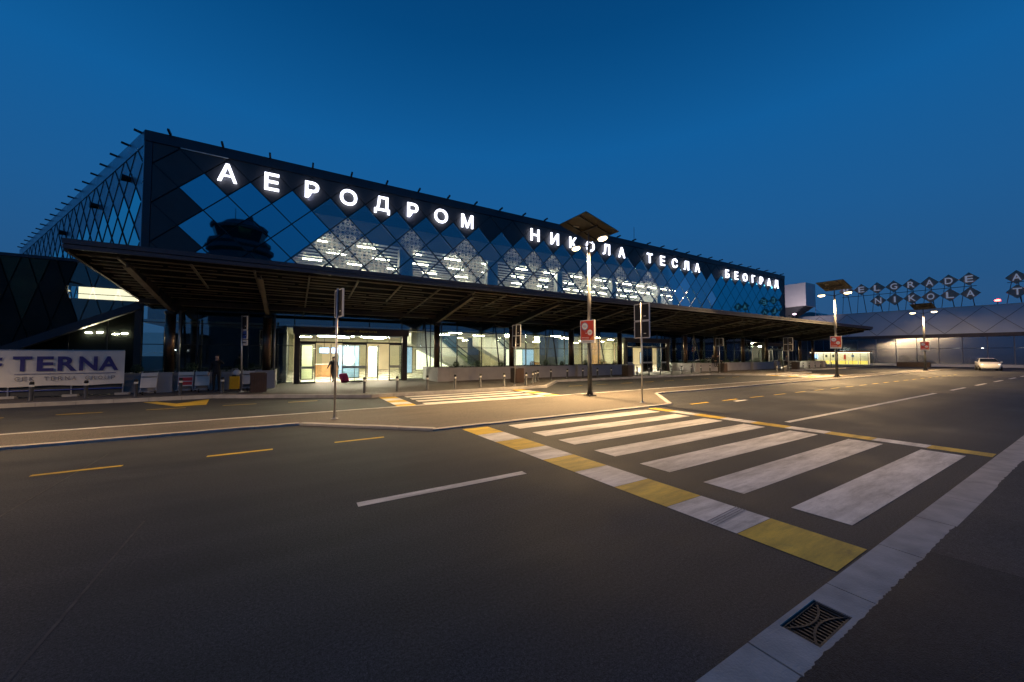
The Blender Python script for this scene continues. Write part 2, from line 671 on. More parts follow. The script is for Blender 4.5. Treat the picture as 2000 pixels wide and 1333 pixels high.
# ------------------------------------------------------------------ painted markings
Z1 = .004


def mark(name, pts, col, parent=None, z=Z1):
    o = MB().sheet(pts, z).obj(name, "paint_" + col, parent)
    if parent is None:
        struct(o)
    return o


def group_struct(name, loc):
    o = bpy.data.objects.new(name, None)
    COL.objects.link(o)
    o.location = loc
    return struct(o)


cw = group_struct("crosswalk", (7.5, 5, 0))
sk = lambda uu, v: (uu + .0485 * (8.6 - v), v)
N = 9
for b0, b1 in ((3.68, 4.38), (10.58, 11.0)):
    for k in range(N):
        v0, v1 = 8.6 - (8.6 - 1.34) * k / N, 8.6 - (8.6 - 1.34) * (k + 1) / N + .006
        mark("edge_block", [sk(b0, v1), sk(b1, v1), sk(b1, v0), sk(b0, v0)], "yellow" if k % 2 == 0 else "white", cw)
for v0, v1 in ((8.46, 7.93), (7.40, 6.90), (6.46, 5.94), (5.40, 4.88), (4.35, 3.79), (3.25, 2.70), (2.17, 1.61)):
    mark("stripe", [sk(4.92, v1), sk(10.32, v1), sk(10.32, v0), sk(4.92, v0)], "white", cw)
for k in range(4):
    vv = 2.36 + .034 * k
    struct(MB().sheet([(4.00, vv), (4.69, vv + .05), (4.69, vv + .062), (4.00, vv + .012)], .0075).obj("skid_mark", "seam_dark"))
for off in (0, 33.9):
    c2 = group_struct("crosswalk", (off + 7, 15, 0))
    for b0, b1 in ((3.30, 4.0), (10.05, 10.7)):
        for k in range(5):
            v0, v1 = 16.9 - 3.5 * k / 5, 16.9 - 3.5 * (k + 1) / 5 + .006
            mark("edge_block", [(off + b0, v1), (off + b1, v1), (off + b1, v0), (off + b0, v0)], "yellow" if k % 2 == 0 else "white", c2)
    for v0 in (16.72, 15.85, 14.98, 14.11):
        mark("stripe", [(off + 4.35, v0 - .47), (off + 9.85, v0 - .47), (off + 9.85, v0), (off + 4.35, v0)], "white", c2)


def dash(u0, u1, v, w, col):
    mark("lane_marking", [(u0, v - w / 2), (u1, v - w / 2), (u1, v + w / 2), (u0, v + w / 2)], col)


for k in range(-3, 3):
    dash(-3.41 + 2.11 * k, -2.40 + 2.11 * k, 8.70, .10, "yellow")
for k in range(20):
    dash(12.95 + 2.12 * k, 14.05 + 2.12 * k, 8.56, .11, "yellow")
dash(.73, 3.18, 4.955, .145, "white")
dash(-6.5, -4.0, 4.955, .145, "white")
dash(11.77, 26.87, 4.92, .145, "white")
for k in range(10):
    dash(29.82 + 6 * k, 32.9 + 6 * k, 4.90, .145, "white")
for k in range(-4, 4):
    dash(-2.15 + 2.05 * k, -1.13 + 2.05 * k, 17.1 if k < 1 else 17.0, .10, "yellow") if k < 2 else None
for k in range(9):
    dash(14.2 + 2.2 * k, 15.25 + 2.2 * k, 17.2, .10, "yellow")
mark("stop_marking", [(-5.0, 19.9), (-4.6, 19.9), (-3.75, 18.7), (-2.95, 19.95), (-2.72, 17.75), (-3.55, 17.65)], "yellow")
dash(-12, -8.6, 19.4, .35, "yellow")
dash(15.3, 16.2, 8.2, .16, "white")
for a, b in (((-2.93, 9.9), (-2.84, 6.2)), ((-1.39, 5.7), (-1.36, 3.2))):
    struct(MB().prism([(a[0], a[1]), (a[0] + .02, a[1]), (b[0] + .02, b[1]), (b[0], b[1])], .001, .003).obj("pavement_seam", "seam_tar"))


# ================================================================== TERMINAL BUILDING
FV = 27.0                                   # plane of the glazed front
U0, U1 = -7.06, 64.95
front = lambda a, z, d: (a, FV - d, z)      # d > 0 stands proud of the wall
TL = Vector((-.465, .885)).normalized()     # the oblique end wall runs back and to the left
NL = Vector((-TL.y, TL.x)) * 1
if NL.x > 0:
    NL = -NL
side = lambda a, z, d: (U0 + TL.x * a + NL.x * d, FV + TL.y * a + NL.y * d, z)
term = thing("terminal_building", "long dark terminal with diamond glazing and glowing roofline letters behind the canopy", "building", (28, FV, 0))


def clip(poly, x0, x1, z0, z1):
    def cut(pl, inside, inter):
        out = []
        for i, p in enumerate(pl):
            q = pl[(i + 1) % len(pl)]
            if inside(p):
                out.append(p)
                if not inside(q):
                    out.append(inter(p, q))
            elif inside(q):
                out.append(inter(p, q))
        return out

    def ix(c):
        return lambda p, q: (c, p[1] + (q[1] - p[1]) * (c - p[0]) / (q[0] - p[0]))

    def iz(c):
        return lambda p, q: (p[0] + (q[0] - p[0]) * (c - p[1]) / (q[1] - p[1]), c)
    for ins, it in ((lambda p: p[0] >= x0, ix(x0)), (lambda p: p[0] <= x1, ix(x1)), (lambda p: p[1] >= z0, iz(z0)), (lambda p: p[1] <= z1, iz(z1))):
        if poly:
            poly = cut(poly, ins, it)
    return poly


HU, HZ, GAP = 1.09, 1.085, .044
FRIT = {(7, 1), (6, 2), (8, 2), (7, 3), (9, 3), (11, 1), (15, 1), (14, 2), (16, 2), (15, 3), (19, 1), (21, 1), (23, 1), (21, 3), (26, 2), (28, 2),
        (31, 1), (27, 3), (34, 2), (36, 2), (35, 1), (41, 1), (40, 2), (41, 3), (46, 2)}
DIA = [(-HU + GAP, 0), (0, -HZ + GAP), (HU - GAP, 0), (0, HZ - GAP)]


def diamond_mesh(fr, mat, d0, d1):
    o0 = Vector(fr(0, 0, 0))
    m = MB().plate(fr, DIA, d0, d1)
    m.v = [tuple(Vector(p) - o0) for p in m.v]
    return m.mesh("pane", mat)


cache = {}
rj = random.Random(11)


def diamond(fr, key, name, mat, cu, cz, x0, x1, z0, z1, parent, d0=.0, d1=.03, jitter=.0):
    poly = [(cu + a, cz + b) for a, b in DIA]
    cl = clip(poly, x0, x1, z0, z1)
    if len(cl) < 3:
        return
    if len(cl) == 4 and all(abs(a[0] - b[0]) + abs(a[1] - b[1]) < 1e-6 for a, b in zip(cl, poly)):
        if (key, mat) not in cache:
            cache[(key, mat)] = diamond_mesh(fr, mat, d0, d1)
        return place(cache[(key, mat)], name, parent, fr(cu, cz, 0),
                     (rj.uniform(-jitter, jitter), 0, rj.uniform(-jitter, jitter)))
    c = Vector(fr(cu, cz, 0))
    m = MB().plate(fr, cl, d0, d1)
    m.v = [tuple(Vector(p) - c) for p in m.v]
    return place(m.mesh(name, mat), name, parent, c)


# front: opaque panels round the edge, glass in a zigzag field
ZT, ZB = 13.46, 4.72
for r in range(-2, 7):
    for i in range(-3, 66):
        if (i + r) % 2:
            continue
        cu, cz = -4.55 + HU * i, 11.24 - HZ * r
        lo = 0 if r % 2 == 0 else 1
        if r >= 0 and lo <= i <= 62:
            mat = "glass_spandrel" if ((i < 6 and (i, r) != (5, 3)) or i >= 47 or r > 4) else ("glass_frit" if (i, r) in FRIT else "glass_vision")
            if i >= 47:
                mat = "glass_teal"
            diamond(front, "f", "pane", mat, cu, cz, U0 + .32, U1 - .3, ZB, ZT, term, .0, .03, .0035)
        else:
            diamond(front, "f", "cladding_panel", "cladding", cu, cz, U0 + .32, U1 - .3, ZB, ZT, term, .0, .035)
# diagonal mullions behind the joints
for sgn in (1, -1):
    for k in range(-6, 80):
        # lines through nodes: z = z0 + sgn*(u-u0)*HZ/HU
        ub = -4.55 + HU + 2 * HU * k
        pts = []
        for zz in (ZB, ZT):
            pts.append((ub + sgn * (zz - 11.24) * HU / HZ, zz))
        (ua, za), (uc, zc) = pts
        def lim(p, q):
            (x, z), (X, Z) = p, q
            if x < U0 + .35:
                z += (U0 + .35 - x) * (Z - z) / (X - x); x = U0 + .35
            if x > U1 - .35:
                z += (U1 - .35 - x) * (Z - z) / (X - x); x = U1 - .35
            return x, z
        if max(ua, uc) < U0 + .6 or min(ua, uc) > U1 - .6:
            continue
        p, q = lim((ua, za), (uc, zc)), lim((uc, zc), (ua, za))
        if abs(p[0] - q[0]) < .4:
            continue
        w = .11 if not (sgn == 1 and abs(ub - 47.8) < 1.2) else .30
        dd = -.055 - (.05 if sgn > 0 else 0)
        MB().bar(front(*p, dd), front(*q, dd), .10, w, (0, 1, 0)).obj("mullion", "mullion", term)
# solid backing behind the opaque panels
bk = MB()
bk.box(U0 + .05, U1 - .05, FV + .25, FV + .4, 12.0, 14.0)
bk.box(U0 + .05, -.22, FV + .25, FV + .4, ZB, 12.0)
bk.box(46.6, U1 - .05, FV + .25, FV + .4, ZB, 12.0)
bk.obj("backing_wall", "inner_dark", term)
# edge trims
MB().box(U0, U0 + .30, FV - .06, FV + .2, ZB, 13.46).obj("corner_trim", "fascia", term)
MB().box(U1 - .28, U1, FV - .06, FV + .2, ZB, 13.46).obj("corner_trim", "fascia", term)
MB().box(U0 - .02, U1 + .02, FV - .09, FV + .3, 13.49, 14.06).obj("roof_fascia", "fascia", term)
MB().box(-5.6, -3.46, FV - .10, FV - .05, 13.445, 13.485).obj("light_strip", "band_white", term)
# far gable of the building, roof and back
EB = side(44, 0, 0)
roofpts = [(U0 + .1, FV + .31), (U1, FV + .31), (U1 + 2, FV + 40), (EB[0] + .3, EB[1])]
MB().prism(roofpts, 13.6, 13.98).obj("roof", "roof_dark", term)
MB().box(U1 - .02, U1 + .25, FV + .2, FV + 30, 0, 13.97).obj("gable_wall", "cladding", term)
for k in range(32):
    uu = -6.04 + 2.32 * k
    if uu < U1:
        MB().bar((uu, FV - .05, 14.10), (uu, FV - .55, 14.14), .10, .11).obj("roof_spike", "steel_dark", term)
MB().tube((34.9, FV + 3, 13.9), (34.9, FV + 3, 17.2), .05, .03, 6).obj("mast", "galvanised", term)

# oblique end wall on the left
LW = 43.5
SB = 5.2
for r in range(-2, 7):
    for i in range(0, 41):
        if (i + r) % 2:
            continue
        cu, cz = .15 + HU * i, 11.24 - HZ * r
        if r >= 1 and 1 <= i:
            mat, nm = ("glass_cyan", "pane")
            if (i * 7 + r * 3) % 11 == 0:
                mat = "glass_side"
        else:
            mat, nm = "side_clad", "cladding_panel"
        diamond(side, "s", nm, mat, cu, cz, .12, LW, SB, 13.2, term, .0, .03, .004)
MB().plate(side, [(0, SB), (LW, SB), (LW, 13.6), (0, 13.6)], -.25, -.05).obj("end_wall", "mullion", term)
for sgn in (1, -1):
    for k in range(-5, 26):
        ub = .15 + HU + 2 * HU * k
        p, q = (ub + sgn * (SB - 11.24) * HU / HZ, SB), (ub + sgn * (13.2 - 11.24) * HU / HZ, 13.2)

        def cutto(p, q):
            x, z = p
            if x < .2:
                z += (.2 - x) * (q[1] - z) / (q[0] - x); x = .2
            elif x > LW:
                z += (LW - x) * (q[1] - z) / (q[0] - x); x = LW
            return x, z
        if max(p[0], q[0]) < .8 or min(p[0], q[0]) > LW - .6:
            continue
        p, q = cutto(p, q), cutto(q, p)
        MB().bar(side(*p, .035 + .004 * sgn), side(*q, .035 + .004 * sgn), .03, .055, (NL.x, NL.y, 0)).obj("mullion", "mullion", term)
MB().plate(side, [(0.0, 13.24), (LW, 13.24), (LW, 14.04), (0.0, 14.04)], -.2, .06).obj("roof_fascia", "side_clad", term)
MB().plate(side, [(-.02, SB), (.1, SB), (.1, 13.24), (-.02, 13.24)], -.2, .05).obj("corner_trim", "side_clad", term)
for k in range(19):
    a = .5 + 2.3 * k
    p, q = side(a, 14.05, .02), side(a, 14.09, .36)
    MB().bar(p, q, .10, .10).obj("roof_spike", "steel_dark", term)
for a, z in ((2.3, 11.9), (9.2, 11.8), (19.0, 11.7)):
    cp = side(a, z, .22)
    MB().tube(side(a, z, .04), side(a, z, .42), .16, .2, 10).obj("flood_light", "steel_dark", term)

# ------------------------------------------------------------------ illuminated letters
sign = thing("facade_sign", "glowing white Cyrillic letters spelling the airport name along the roofline", "sign", (28, FV - .2, 12))
row = "АЕРОДРОМ  НИКОЛА ТЕСЛА  БЕОГРАД"
for k, ch in enumerate(row):
    if ch == " ":
        continue
    uc = -3.46 + 2.18 * k
    wd = {"Г": .72, "Е": .76, "Р": .80, "Т": .86, "К": .84, "Б": .82, "С": .96, "О": 1.06, "М": 1.0, "Д": 1.05}.get(ch, .92)
    hh = 1.06 if ch != "Д" else 1.22
    me = text_mesh(ch, wd, hh, .05, .012, "letter")
    me.materials.append(M["letter_light"])
    place(me, "letter", sign, (uc, FV - .24, 12.52 - (.07 if ch == "Д" else 0)))

# ------------------------------------------------------------------ upper hall behind the glass
for j in range(13):
    v = FV + .6 + .98 * j
    MB().box(-.2, 46.3, v, v + .40, 9.84, 9.875).obj("ceiling_slat", "slat", term)
MB().box(-.4, 46.6, FV + .5, FV + 13.6, 11.3, 11.4).obj("ceiling_void", "deck_black", term)
MB().box(-.4, 46.6, FV + 13.6, FV + 13.8, 4.8, 11.4).obj("upper_back_wall", "inner_wall", term)
MB().box(U0 + .2, U1 - .2, FV + .15, FV + 14, 4.5, 4.75).obj("upper_floor", "inner_floor", term)
MB().box(-.42, -.22, FV + .42, FV + 13.6, 4.75, 11.29).obj("upper_side_wall", "inner_wall", term)
MB().box(46.3, 46.5, FV + .42, FV + 13.6, 4.75, 9.85).obj("upper_side_wall", "inner_wall", term)
for k, uu in enumerate((7.3, 14.7, 22.0, 29.3, 36.6, 43.9)):
    MB().box(uu - (.5 if uu < 20 else .3), uu + (.5 if uu < 20 else .3), FV + .9, FV + 1.5, 4.75, 9.83).obj("upper_column", "white_paint", term)
rt = random.Random(5)
for j, v in enumerate((FV + 1.2, FV + 4.15, FV + 7.1, FV + 10.0)):
    uu = .6 + (j % 2) * 1.5
    while uu < 44:
        MB().box(uu, uu + 1.35, v, v + .09, 9.66, 9.72).obj("tube_lamp", "tube_light", term)
        uu += 3.3 if uu < 26 else 2.0
for v in (FV + 1.0, FV + 3.2, FV + 5.4, FV + 7.6):  # added row of tubes that brightens the end wall
    MB().box(45.6, 45.7, v, v + 1.2, 9.60, 9.66).obj("tube_lamp", "tube_light", term)
for a, b, z0, z1 in ((40.2, 41.1, 7.0, 8.6), (42.6, 43.3, 7.0, 9.0)):
    MB().box(a, b, FV + 1.4, FV + 1.5, z0, z1).obj("backlit_panel", "lightbox_pale", term)
MB().add([(38.5, FV + 2.5, 8.2), (43.5, FV + 2.5, 7.6), (43.5, FV + 6, 7.6), (38.5, FV + 6, 8.2), (38.5, FV + 2.5, 9.4), (43.5, FV + 2.5, 8.0), (43.5, FV + 6, 8.0), (38.5, FV + 6, 9.4)],
         [(0, 3, 2, 1), (4, 5, 6, 7), (0, 1, 5, 4), (2, 3, 7, 6), (1, 2, 6, 5), (0, 4, 7, 3)]).obj("soffit", "white_paint", term)

# ------------------------------------------------------------------ ground-floor glazing
lo0, lo1 = U0 + .05, 64.9
DOORS = [(0.1, 6.8), (28.2, 34.9), (55.0, 61.7)]


def in_door(a, b):
    return any(a < d1 - .1 and b > d0 + .1 for d0, d1 in DOORS)


edges = sorted(set([lo0, lo1] + [x for d in DOORS for x in d]))
cols_u = []
for a, b in zip(edges, edges[1:]):
    n = max(1, round((b - a) / 2.17))
    cols_u += [(a + (b - a) * k / n, a + (b - a) * (k + 1) / n) for k in range(n)]
for a, b in cols_u:
    door = in_door(a, b)
    rows = ((.16, 2.42), (2.46, 3.62), (3.66, 4.5)) if not door else ((3.66, 4.5),)
    for z0, z1 in rows:
        o = MB().box(-(b - a) / 2 + .03, (b - a) / 2 - .03, -.012, .012, -(z1 - z0) / 2, (z1 - z0) / 2).mesh("low_pane", "glass_low")
        place(o, "low_pane", term, ((a + b) / 2, FV, (z0 + z1) / 2), (rj.uniform(-.002, .002), 0, rj.uniform(-.002, .002)))
    if not door:
        MB().box(a - .028, a + .028, FV - .05, FV + .06, .13, 4.5).obj("post", "mullion", term)
        for z in (2.44, 3.64):
            MB().box(a + .03, b - .03, FV - .045, FV + .05, z - .02, z + .02).obj("transom", "mullion", term)
        MB().box(a + .03, b - .03, FV - .05, FV + .06, .13, .158).obj("sill", "mullion", term)
MB().box(U0 - .12, U0 + .16, FV - .14, FV + .14, .13, 4.7).obj("corner_post", "header_brown", term)
MB().box(U0, U1, FV - .02, FV + .12, 4.5, 4.72).obj("head_beam", "canopy_steel", term)
# the hall inside
MB().box(U0, U1, FV + .12, FV + 20, -.02, .128).obj("hall_floor", "inner_floor", term)
MB().box(U0, U1, FV + .14, FV + 20, 3.66, 3.80).obj("hall_ceiling", "inner_wall", term)
MB().box(U0, U1, FV + 20, FV + 20.2, .1, 3.9).obj("hall_back_wall", "inner_wall", term)
MB().box(-.5, -.3, FV + .2, FV + 20, .13, 3.655).obj("added_partition", "inner_dark", term)  # divider added to keep the hall left of the doors dark
MB().box(U0 + .3, -.5, FV + 3.2, FV + 3.4, .13, 3.655).obj("added_partition", "inner_dark", term)
for a, b, v, mt in ((11.4, 13.4, 5.5, "inner_blue"), (15.6, 17.0, 8.0, "inner_dark"), (21.2, 23.4, 3.0, "inner_dark"), (24.2, 27.2, 6.0, "inner_blue"),  # dark and blue ones paint the hall's dim zones and reflected patches
                    (39.4, 41.2, 9.0, "inner_wall"), (43.6, 44.8, 6.0, "inner_dark"), (49.5, 51.5, 7.0, "inner_wall"), (52.6, 54.0, 4.5, "inner_blue"), (30.0, 31.2, 5.0, "counter"), (33.0, 34.2, 6.0, "inner_wall")):
    MB().box(a, b, FV + v, FV + v + .2, .13, 3.655).obj("added_partition", mt, term)
for v in (.8, 3.6, 8.5, 14.0):  # the row nearest the glass is added to light the escalator's front
    uu = .6
    while uu < 62:
        if v > 3 or uu > 6.5 or rt.random() < .6:
            MB().box(uu, uu + 1.0, FV + v, FV + v + .22, 3.61, 3.656).obj("ceiling_lamp", "hall_light", term)
        uu += 3.4 if v > 3 else 5.1
for uu, v in ((1.2, 1.6), (2.2, 3.2), (3.4, 5.2), (4.6, 1.8), (5.2, 3.4), (1.4, 5.6), (4.4, 7.2)):  # extra lamps added to brighten the hall behind the nearest doorway
    MB().box(uu, uu + .9, FV + v, FV + v + .2, 3.605, 3.655).obj("ceiling_lamp", "hall_light", term)
for uu in (19.2, 30.5, 44.5):
    MB().tube((uu, FV + 7, .13), (uu, FV + 7, 3.655), .3, .3, 14).obj("hall_column", "white_paint", term, True)

MB().box(U0 + .3, U1 - .3, FV + .16, FV + .26, 3.81, 4.48).obj("spandrel", "inner_dark", term)

# ------------------------------------------------------------------ lower wing on the left
wing = thing("side_wing", "low dark wing with tall diamond panes and a slanting base beam left of the canopy", "building", (-16, FV, 0))
WT = 6.66
wlow = lambda a: max(.2, 4.52 + (a + 7.1) * .53)
wp = random.Random(2)
for r in range(-2, 5):
    for i in range(-1, 60):
        if (i + r) % 2:
            continue
        cu, cz = -7.4 - .46 * i, 5.2 - 1.75 * r
        poly = clip([(cu - .43, cz), (cu, cz - 1.68), (cu + .43, cz), (cu, cz + 1.68)], -34, U0 - .12, .2, WT - .14)
        # cut along the slanting beam
        def above(p):
            return p[1] - wlow(p[0]) - .02
        out = []
        for k, p in enumerate(poly):
            q = poly[(k + 1) % len(poly)]
            fp, fq = above(p), above(q)
            if fp >= 0:
                out.append(p)
            if fp * fq < 0:
                t = fp / (fp - fq)
                out.append((p[0] + (q[0] - p[0]) * t, p[1] + (q[1] - p[1]) * t))
        if len(out) >= 3:
            lit = -9.6 < cu < -7.2 and 3.0 < cz < 7
            mt = "glass_clear" if lit else ("wing_pane_reflection" if wp.random() < .22 else "wing_pane")
            MB().plate(front, out, .0, .02).obj("pane", mt, wing)
MB().plate(front, [(-34, WT - .12), (U0 - .01, WT - .12), (U0 - .01, WT + .02), (-34, WT + .02)], -.2, .08).obj("roof_edge", "fascia", wing)
MB().prism([(-34, FV + .2), (U0 - .3, FV + .2), (-34, FV + 30)], WT - .1, WT).obj("roof", "roof_dark", wing)
beam = MB()
beam.bar((-7.0, FV - .05, 4.50), (-16.0, FV - .05, -.27), .34, .36, (0, 0, 1))
beam.obj("base_beam", "fascia", wing)
wb = MB()
wb.plate(front, [(-34, .2), (-15.4, .2), (-9.7, 3.15), (-9.7, WT - .15), (-34, WT - .15)], -.16, -.10)
wb.plate(front, [(-9.7, 3.2), (-7.1, 4.6), (-7.1, 4.72), (-9.7, 4.72)], -.16, -.10)
wb.plate(front, [(-9.7, 5.32), (-7.1, 5.32), (-7.1, WT - .15), (-9.7, WT - .15)], -.16, -.10)
wb.obj("lining", "mullion", wing)
MB().box(-9.6, -7.2, FV + .9, FV + 1.0, 4.5, 5.5).obj("lit_window", "lit_room", wing)
MB().box(-9.6, -7.2, FV + .55, FV + .6, 5.0, 5.03).obj("window_bar", "mullion", wing)
MB().box(-30, U0 - .1, FV + .9, FV + .93, .13, 4.6).obj("recessed_glazing", "wing_pane", wing)
for a in (-12.6, -11.2, -9.9, -8.5):
    MB().box(a, a + .05, FV + .84, FV + .9, .13, 4.4).obj("post", "mullion", wing)
for a, z in ((-9.15, 3.02), (-8.75, 3.05), (-8.15, 2.98), (-7.8, 3.02)):
    MB().box(a - .11, a + .11, FV + .82, FV + .86, z - .02, z + .02).obj("wall_lamp", "hall_light", wing)


# ================================================================== ENTRANCE CANOPY
can = thing("entrance_canopy", "long dark steel canopy on brown columns sloping up over the terminal pavement", "canopy", (30, 22, .13))
C0, C1 = -6.55, 67.7
deck = lambda v: 5.42 - (v - 17.9) * .105
MB().box(C0, C1, 17.80, 17.93, 5.53, 5.70).obj("fascia", "canopy_edge", can)
MB().box(C0, C1, 17.84, 17.95, 5.37, 5.51).obj("fascia", "canopy_edge", can)
MB().add([(C0 + .1, 17.96, 5.44), (C1 - .1, 17.96, 5.44), (C1 - .1, 26.9, deck(26.9) + .03), (C0 + .1, 26.9, deck(26.9) + .03),
          (C0 + .1, 17.96, 5.66), (C1 - .1, 17.96, 5.66), (C1 - .1, 26.9, 5.5), (C0 + .1, 26.9, 5.5)],
         [(0, 1, 2, 3), (4, 7, 6, 5), (0, 4, 5, 1), (1, 5, 6, 2), (2, 6, 7, 3), (3, 7, 4, 0)]).obj("deck", "deck_black", can)
for uu in (C0, C1 - .1):
    MB().add([(uu, 17.94, 5.30), (uu + .09, 17.94, 5.30), (uu + .09, 26.9, deck(26.9) - .12), (uu, 26.9, deck(26.9) - .12),
              (uu, 17.94, 5.68), (uu + .09, 17.94, 5.68), (uu + .09, 26.9, 5.48), (uu, 26.9, 5.48)],
             [(0, 3, 2, 1), (4, 5, 6, 7), (0, 1, 5, 4), (1, 2, 6, 5), (2, 3, 7, 6), (3, 0, 4, 7)]).obj("end_fascia", "canopy_steel", can)
for k in range(9):
    v = 18.5 + .96 * k
    z = deck(v)
    MB().box(C0 + .1, C1 - .1, v - .03, v + .03, z - .055, z - .01).obj("purlin", "canopy_lit_batten", can)
    if k < 8:
        uu = C0 + .3
        while uu < C1 - 3:
            L = rt.choice((1.0, 1.5, 1.9))
            zz = deck(v + .5)
            MB().box(uu, uu + L, v + .47, v + .55, zz - .030, zz - .018).obj("batten", "canopy_lit_batten", can)
            uu += L + rt.choice((.15, .2, 1.4, 2.6))
for k in range(37):
    uu = C0 + 1.2 + 1.98 * k
    a, b = (18.2, 21.6) if k % 3 else (18.2, 26.6)
    MB().bar((uu, a, deck(a) - .105), (uu, b, deck(b) - .105), .07, .07).obj("cross_bar", "canopy_lit_batten", can)
COLS = [-5.2, -1.2, 8.5, 14.45, 20.3, 26.1, 36.0, 41.6, 47.4, 53.1, 62.6, 66.8]
CV = 24.3
for uu in COLS:
    prof = [(18.5, deck(18.5) - .16), (18.5, deck(18.5) - .34), (CV - .35, 4.10), (CV + .3, 4.02), (25.6, 4.08), (26.6, 4.28), (26.9, 4.36), (26.9, deck(26.9) - .02)]
    n = len(prof)
    web = MB().add([(uu - .02, v, z) for v, z in prof] + [(uu + .02, v, z) for v, z in prof],
                   [tuple(range(n)), tuple(range(n, 2 * n))[::-1]] + [(i, n + i, n + (i + 1) % n, (i + 1) % n) for i in range(n)])
    g = web.obj("girder", "canopy_steel", can)
    fl = MB()
    for (v0, z0), (v1, z1) in zip(prof[1:6], prof[2:7]):
        fl.bar((uu, v0, z0), (uu, v1, z1), .20, .025)
    fl.obj("flange", "canopy_lit_batten", g)
    st = MB()
    for v in (20.2, 22.2):
        t = (v - 18.5) / (CV - .35 - 18.5)
        zb = (deck(18.5) - .34) * (1 - t) + 4.10 * t
        st.box(uu - .09, uu + .09, v - .008, v + .008, zb + .02, deck(v) - .16)
    st.obj("stiffener", "canopy_steel", g)
    MB().tube((uu, CV, .95), (uu, CV, 4.02), .20, .20, 22).obj("column", "column_brown", can, True)
    MB().tube((uu + .34, CV + .05, .95), (uu + .34, CV + .05, 4.1), .05, .05, 10).obj("drain_pipe", "galvanised", can, True)
    MB().lathe((uu, CV, 3.86), [(.205, 0), (.24, .06), (.24, .15), (.205, .17)], 16).obj("capital", "steel_dark", can)
    MB().tube((uu - .05, 26.15, .95), (uu - .05, 26.86, 4.25), .055, .055, 8).obj("strut", "steel_dark", can)
MB().box(C0 + .2, C1 - .2, CV - .09, CV + .09, 4.36, 4.58).obj("long_beam", "canopy_steel", can)

# ================================================================== ENTRANCE PORTALS
for k, (d0, d1) in enumerate(DOORS):
    lab = ("brown framed glass doorway marked departures, the nearest entrance", "brown framed glass doorway behind the two stacked signs, the middle entrance",
           "brown framed glass doorway farthest along the terminal front")[k]
    po = thing("entrance_portal", lab, "doorway", ((d0 + d1) / 2, 25.5, .13), "entrance doorways under the canopy")
    vf = 25.45
    MB().box(d0 - .08, d1 + .1, vf, FV - .06, 3.14, 3.58).obj("header", "header_brown", po)
    for a, b in ((d0, d0 + .30), (d1 - .32, d1)):
        MB().box(a, b, vf + .02, vf + .30, .13, 3.14).obj("jamb", "header_brown", po)
    a, b = d0 + .30, d1 - .32
    ms = [a, a + .86, a + 2.32, a + 3.80, a + 5.20, b]
    for q, (x0, x1) in enumerate(zip(ms, ms[1:])):
        MB().box(x0 + .02, x1 - .02, vf + .12, vf + .14, 2.72, 3.12).obj("fanlight", "glass_clear", po)
        if q not in (1, 3):
            leaf = MB().box(x0 + .05, x1 - .05, vf + .12, vf + .14, .20, 2.54).obj("door_leaf", "glass_clear", po)
            f = MB()
            for p in ((x0 + .012, x0 + .06, .14, 2.60), (x1 - .06, x1 - .012, .14, 2.60), (x0 + .06, x1 - .06, .14, .22), (x0 + .06, x1 - .06, 2.52, 2.60)):
                f.box(p[0], p[1], vf + .10, vf + .17, p[2], p[3])
            f.obj("door_frame", "mullion", leaf)
            MB().box(x0 + .07, x1 - .07, vf + .112, vf + .118, 1.02, 1.16).obj("safety_band", "cart_panel", leaf)
            if q == 2:
                MB().box((x0 + x1) / 2 - .015, (x0 + x1) / 2 + .015, vf + .10, vf + .17, .22, 2.52).obj("meeting_stile", "mullion", leaf)
        else:
            # inner pair of sliding leaves, one pushed back
            leaf = MB().box(x0 + .1 + (.35 if q == 3 else 0), x0 + .9 + (.1 if q == 3 else -.5), vf + 1.30, vf + 1.32, .2, 2.5).obj("door_leaf", "glass_clear", po)
            MB().box(x0 + .9, x0 + .94, vf + 1.28, vf + 1.34, .14, 2.56).obj("door_frame", "mullion", leaf)
    for x in ms[1:-1]:
        MB().box(x - .012, x + .012, vf + .1, vf + .17, 2.62, 3.14).obj("post", "mullion", po)
    MB().box(a, b, vf + .09, vf + .20, 2.60, 2.70).obj("transom", "mullion", po)
    for x in (d0 + .14, d1 - .16):
        MB().box(x - .01, x + .01, vf + .31, FV - .06, .2, 3.12).obj("side_glass", "glass_clear", po)
    MB().box(a, b, vf + .2, FV + .2, 3.09, 3.13).obj("soffit", "white_paint", po)
    for x in (a + 1.5, a + 3.0, a + 4.5):
        MB().tube((x, vf + .75, 3.05), (x, vf + .75, 3.085), .09, .09, 14).obj("downlight", "downlight", po)
    for x in (a + 1.0, a + 3.6):
        MB().box(x, x + 1.6, vf + 1.1, vf + 1.35, 3.06, 3.085).obj("fill_panel", "portal_fill", po)  # glowing panels added to whiten the door openings
    if k == 0:
        me = text_mesh("odlasci - departures", 2.0, .17, .004, .0, "header_text")
        me.materials.append(M["gold_text"])
        place(me, "header_text", po, (3.78, vf - .006, 3.37))
        ic = MB()
        ic.bar((2.15, vf - .006, 3.30), (2.55, vf - .006, 3.30), .01, .02, (0, 0, 1))
        ic.add([(2.20, vf - .008, 3.36), (2.52, vf - .008, 3.46), (2.55, vf - .008, 3.44), (2.24, vf - .008, 3.33)], [(0, 1, 2, 3)])
        ic.add([(2.33, vf - .009, 3.40), (2.28, vf - .009, 3.47), (2.32, vf - .009, 3.48), (2.42, vf - .009, 3.42)], [(0, 1, 2, 3)])
        ic.obj("plane_icon", "gold_text", po)

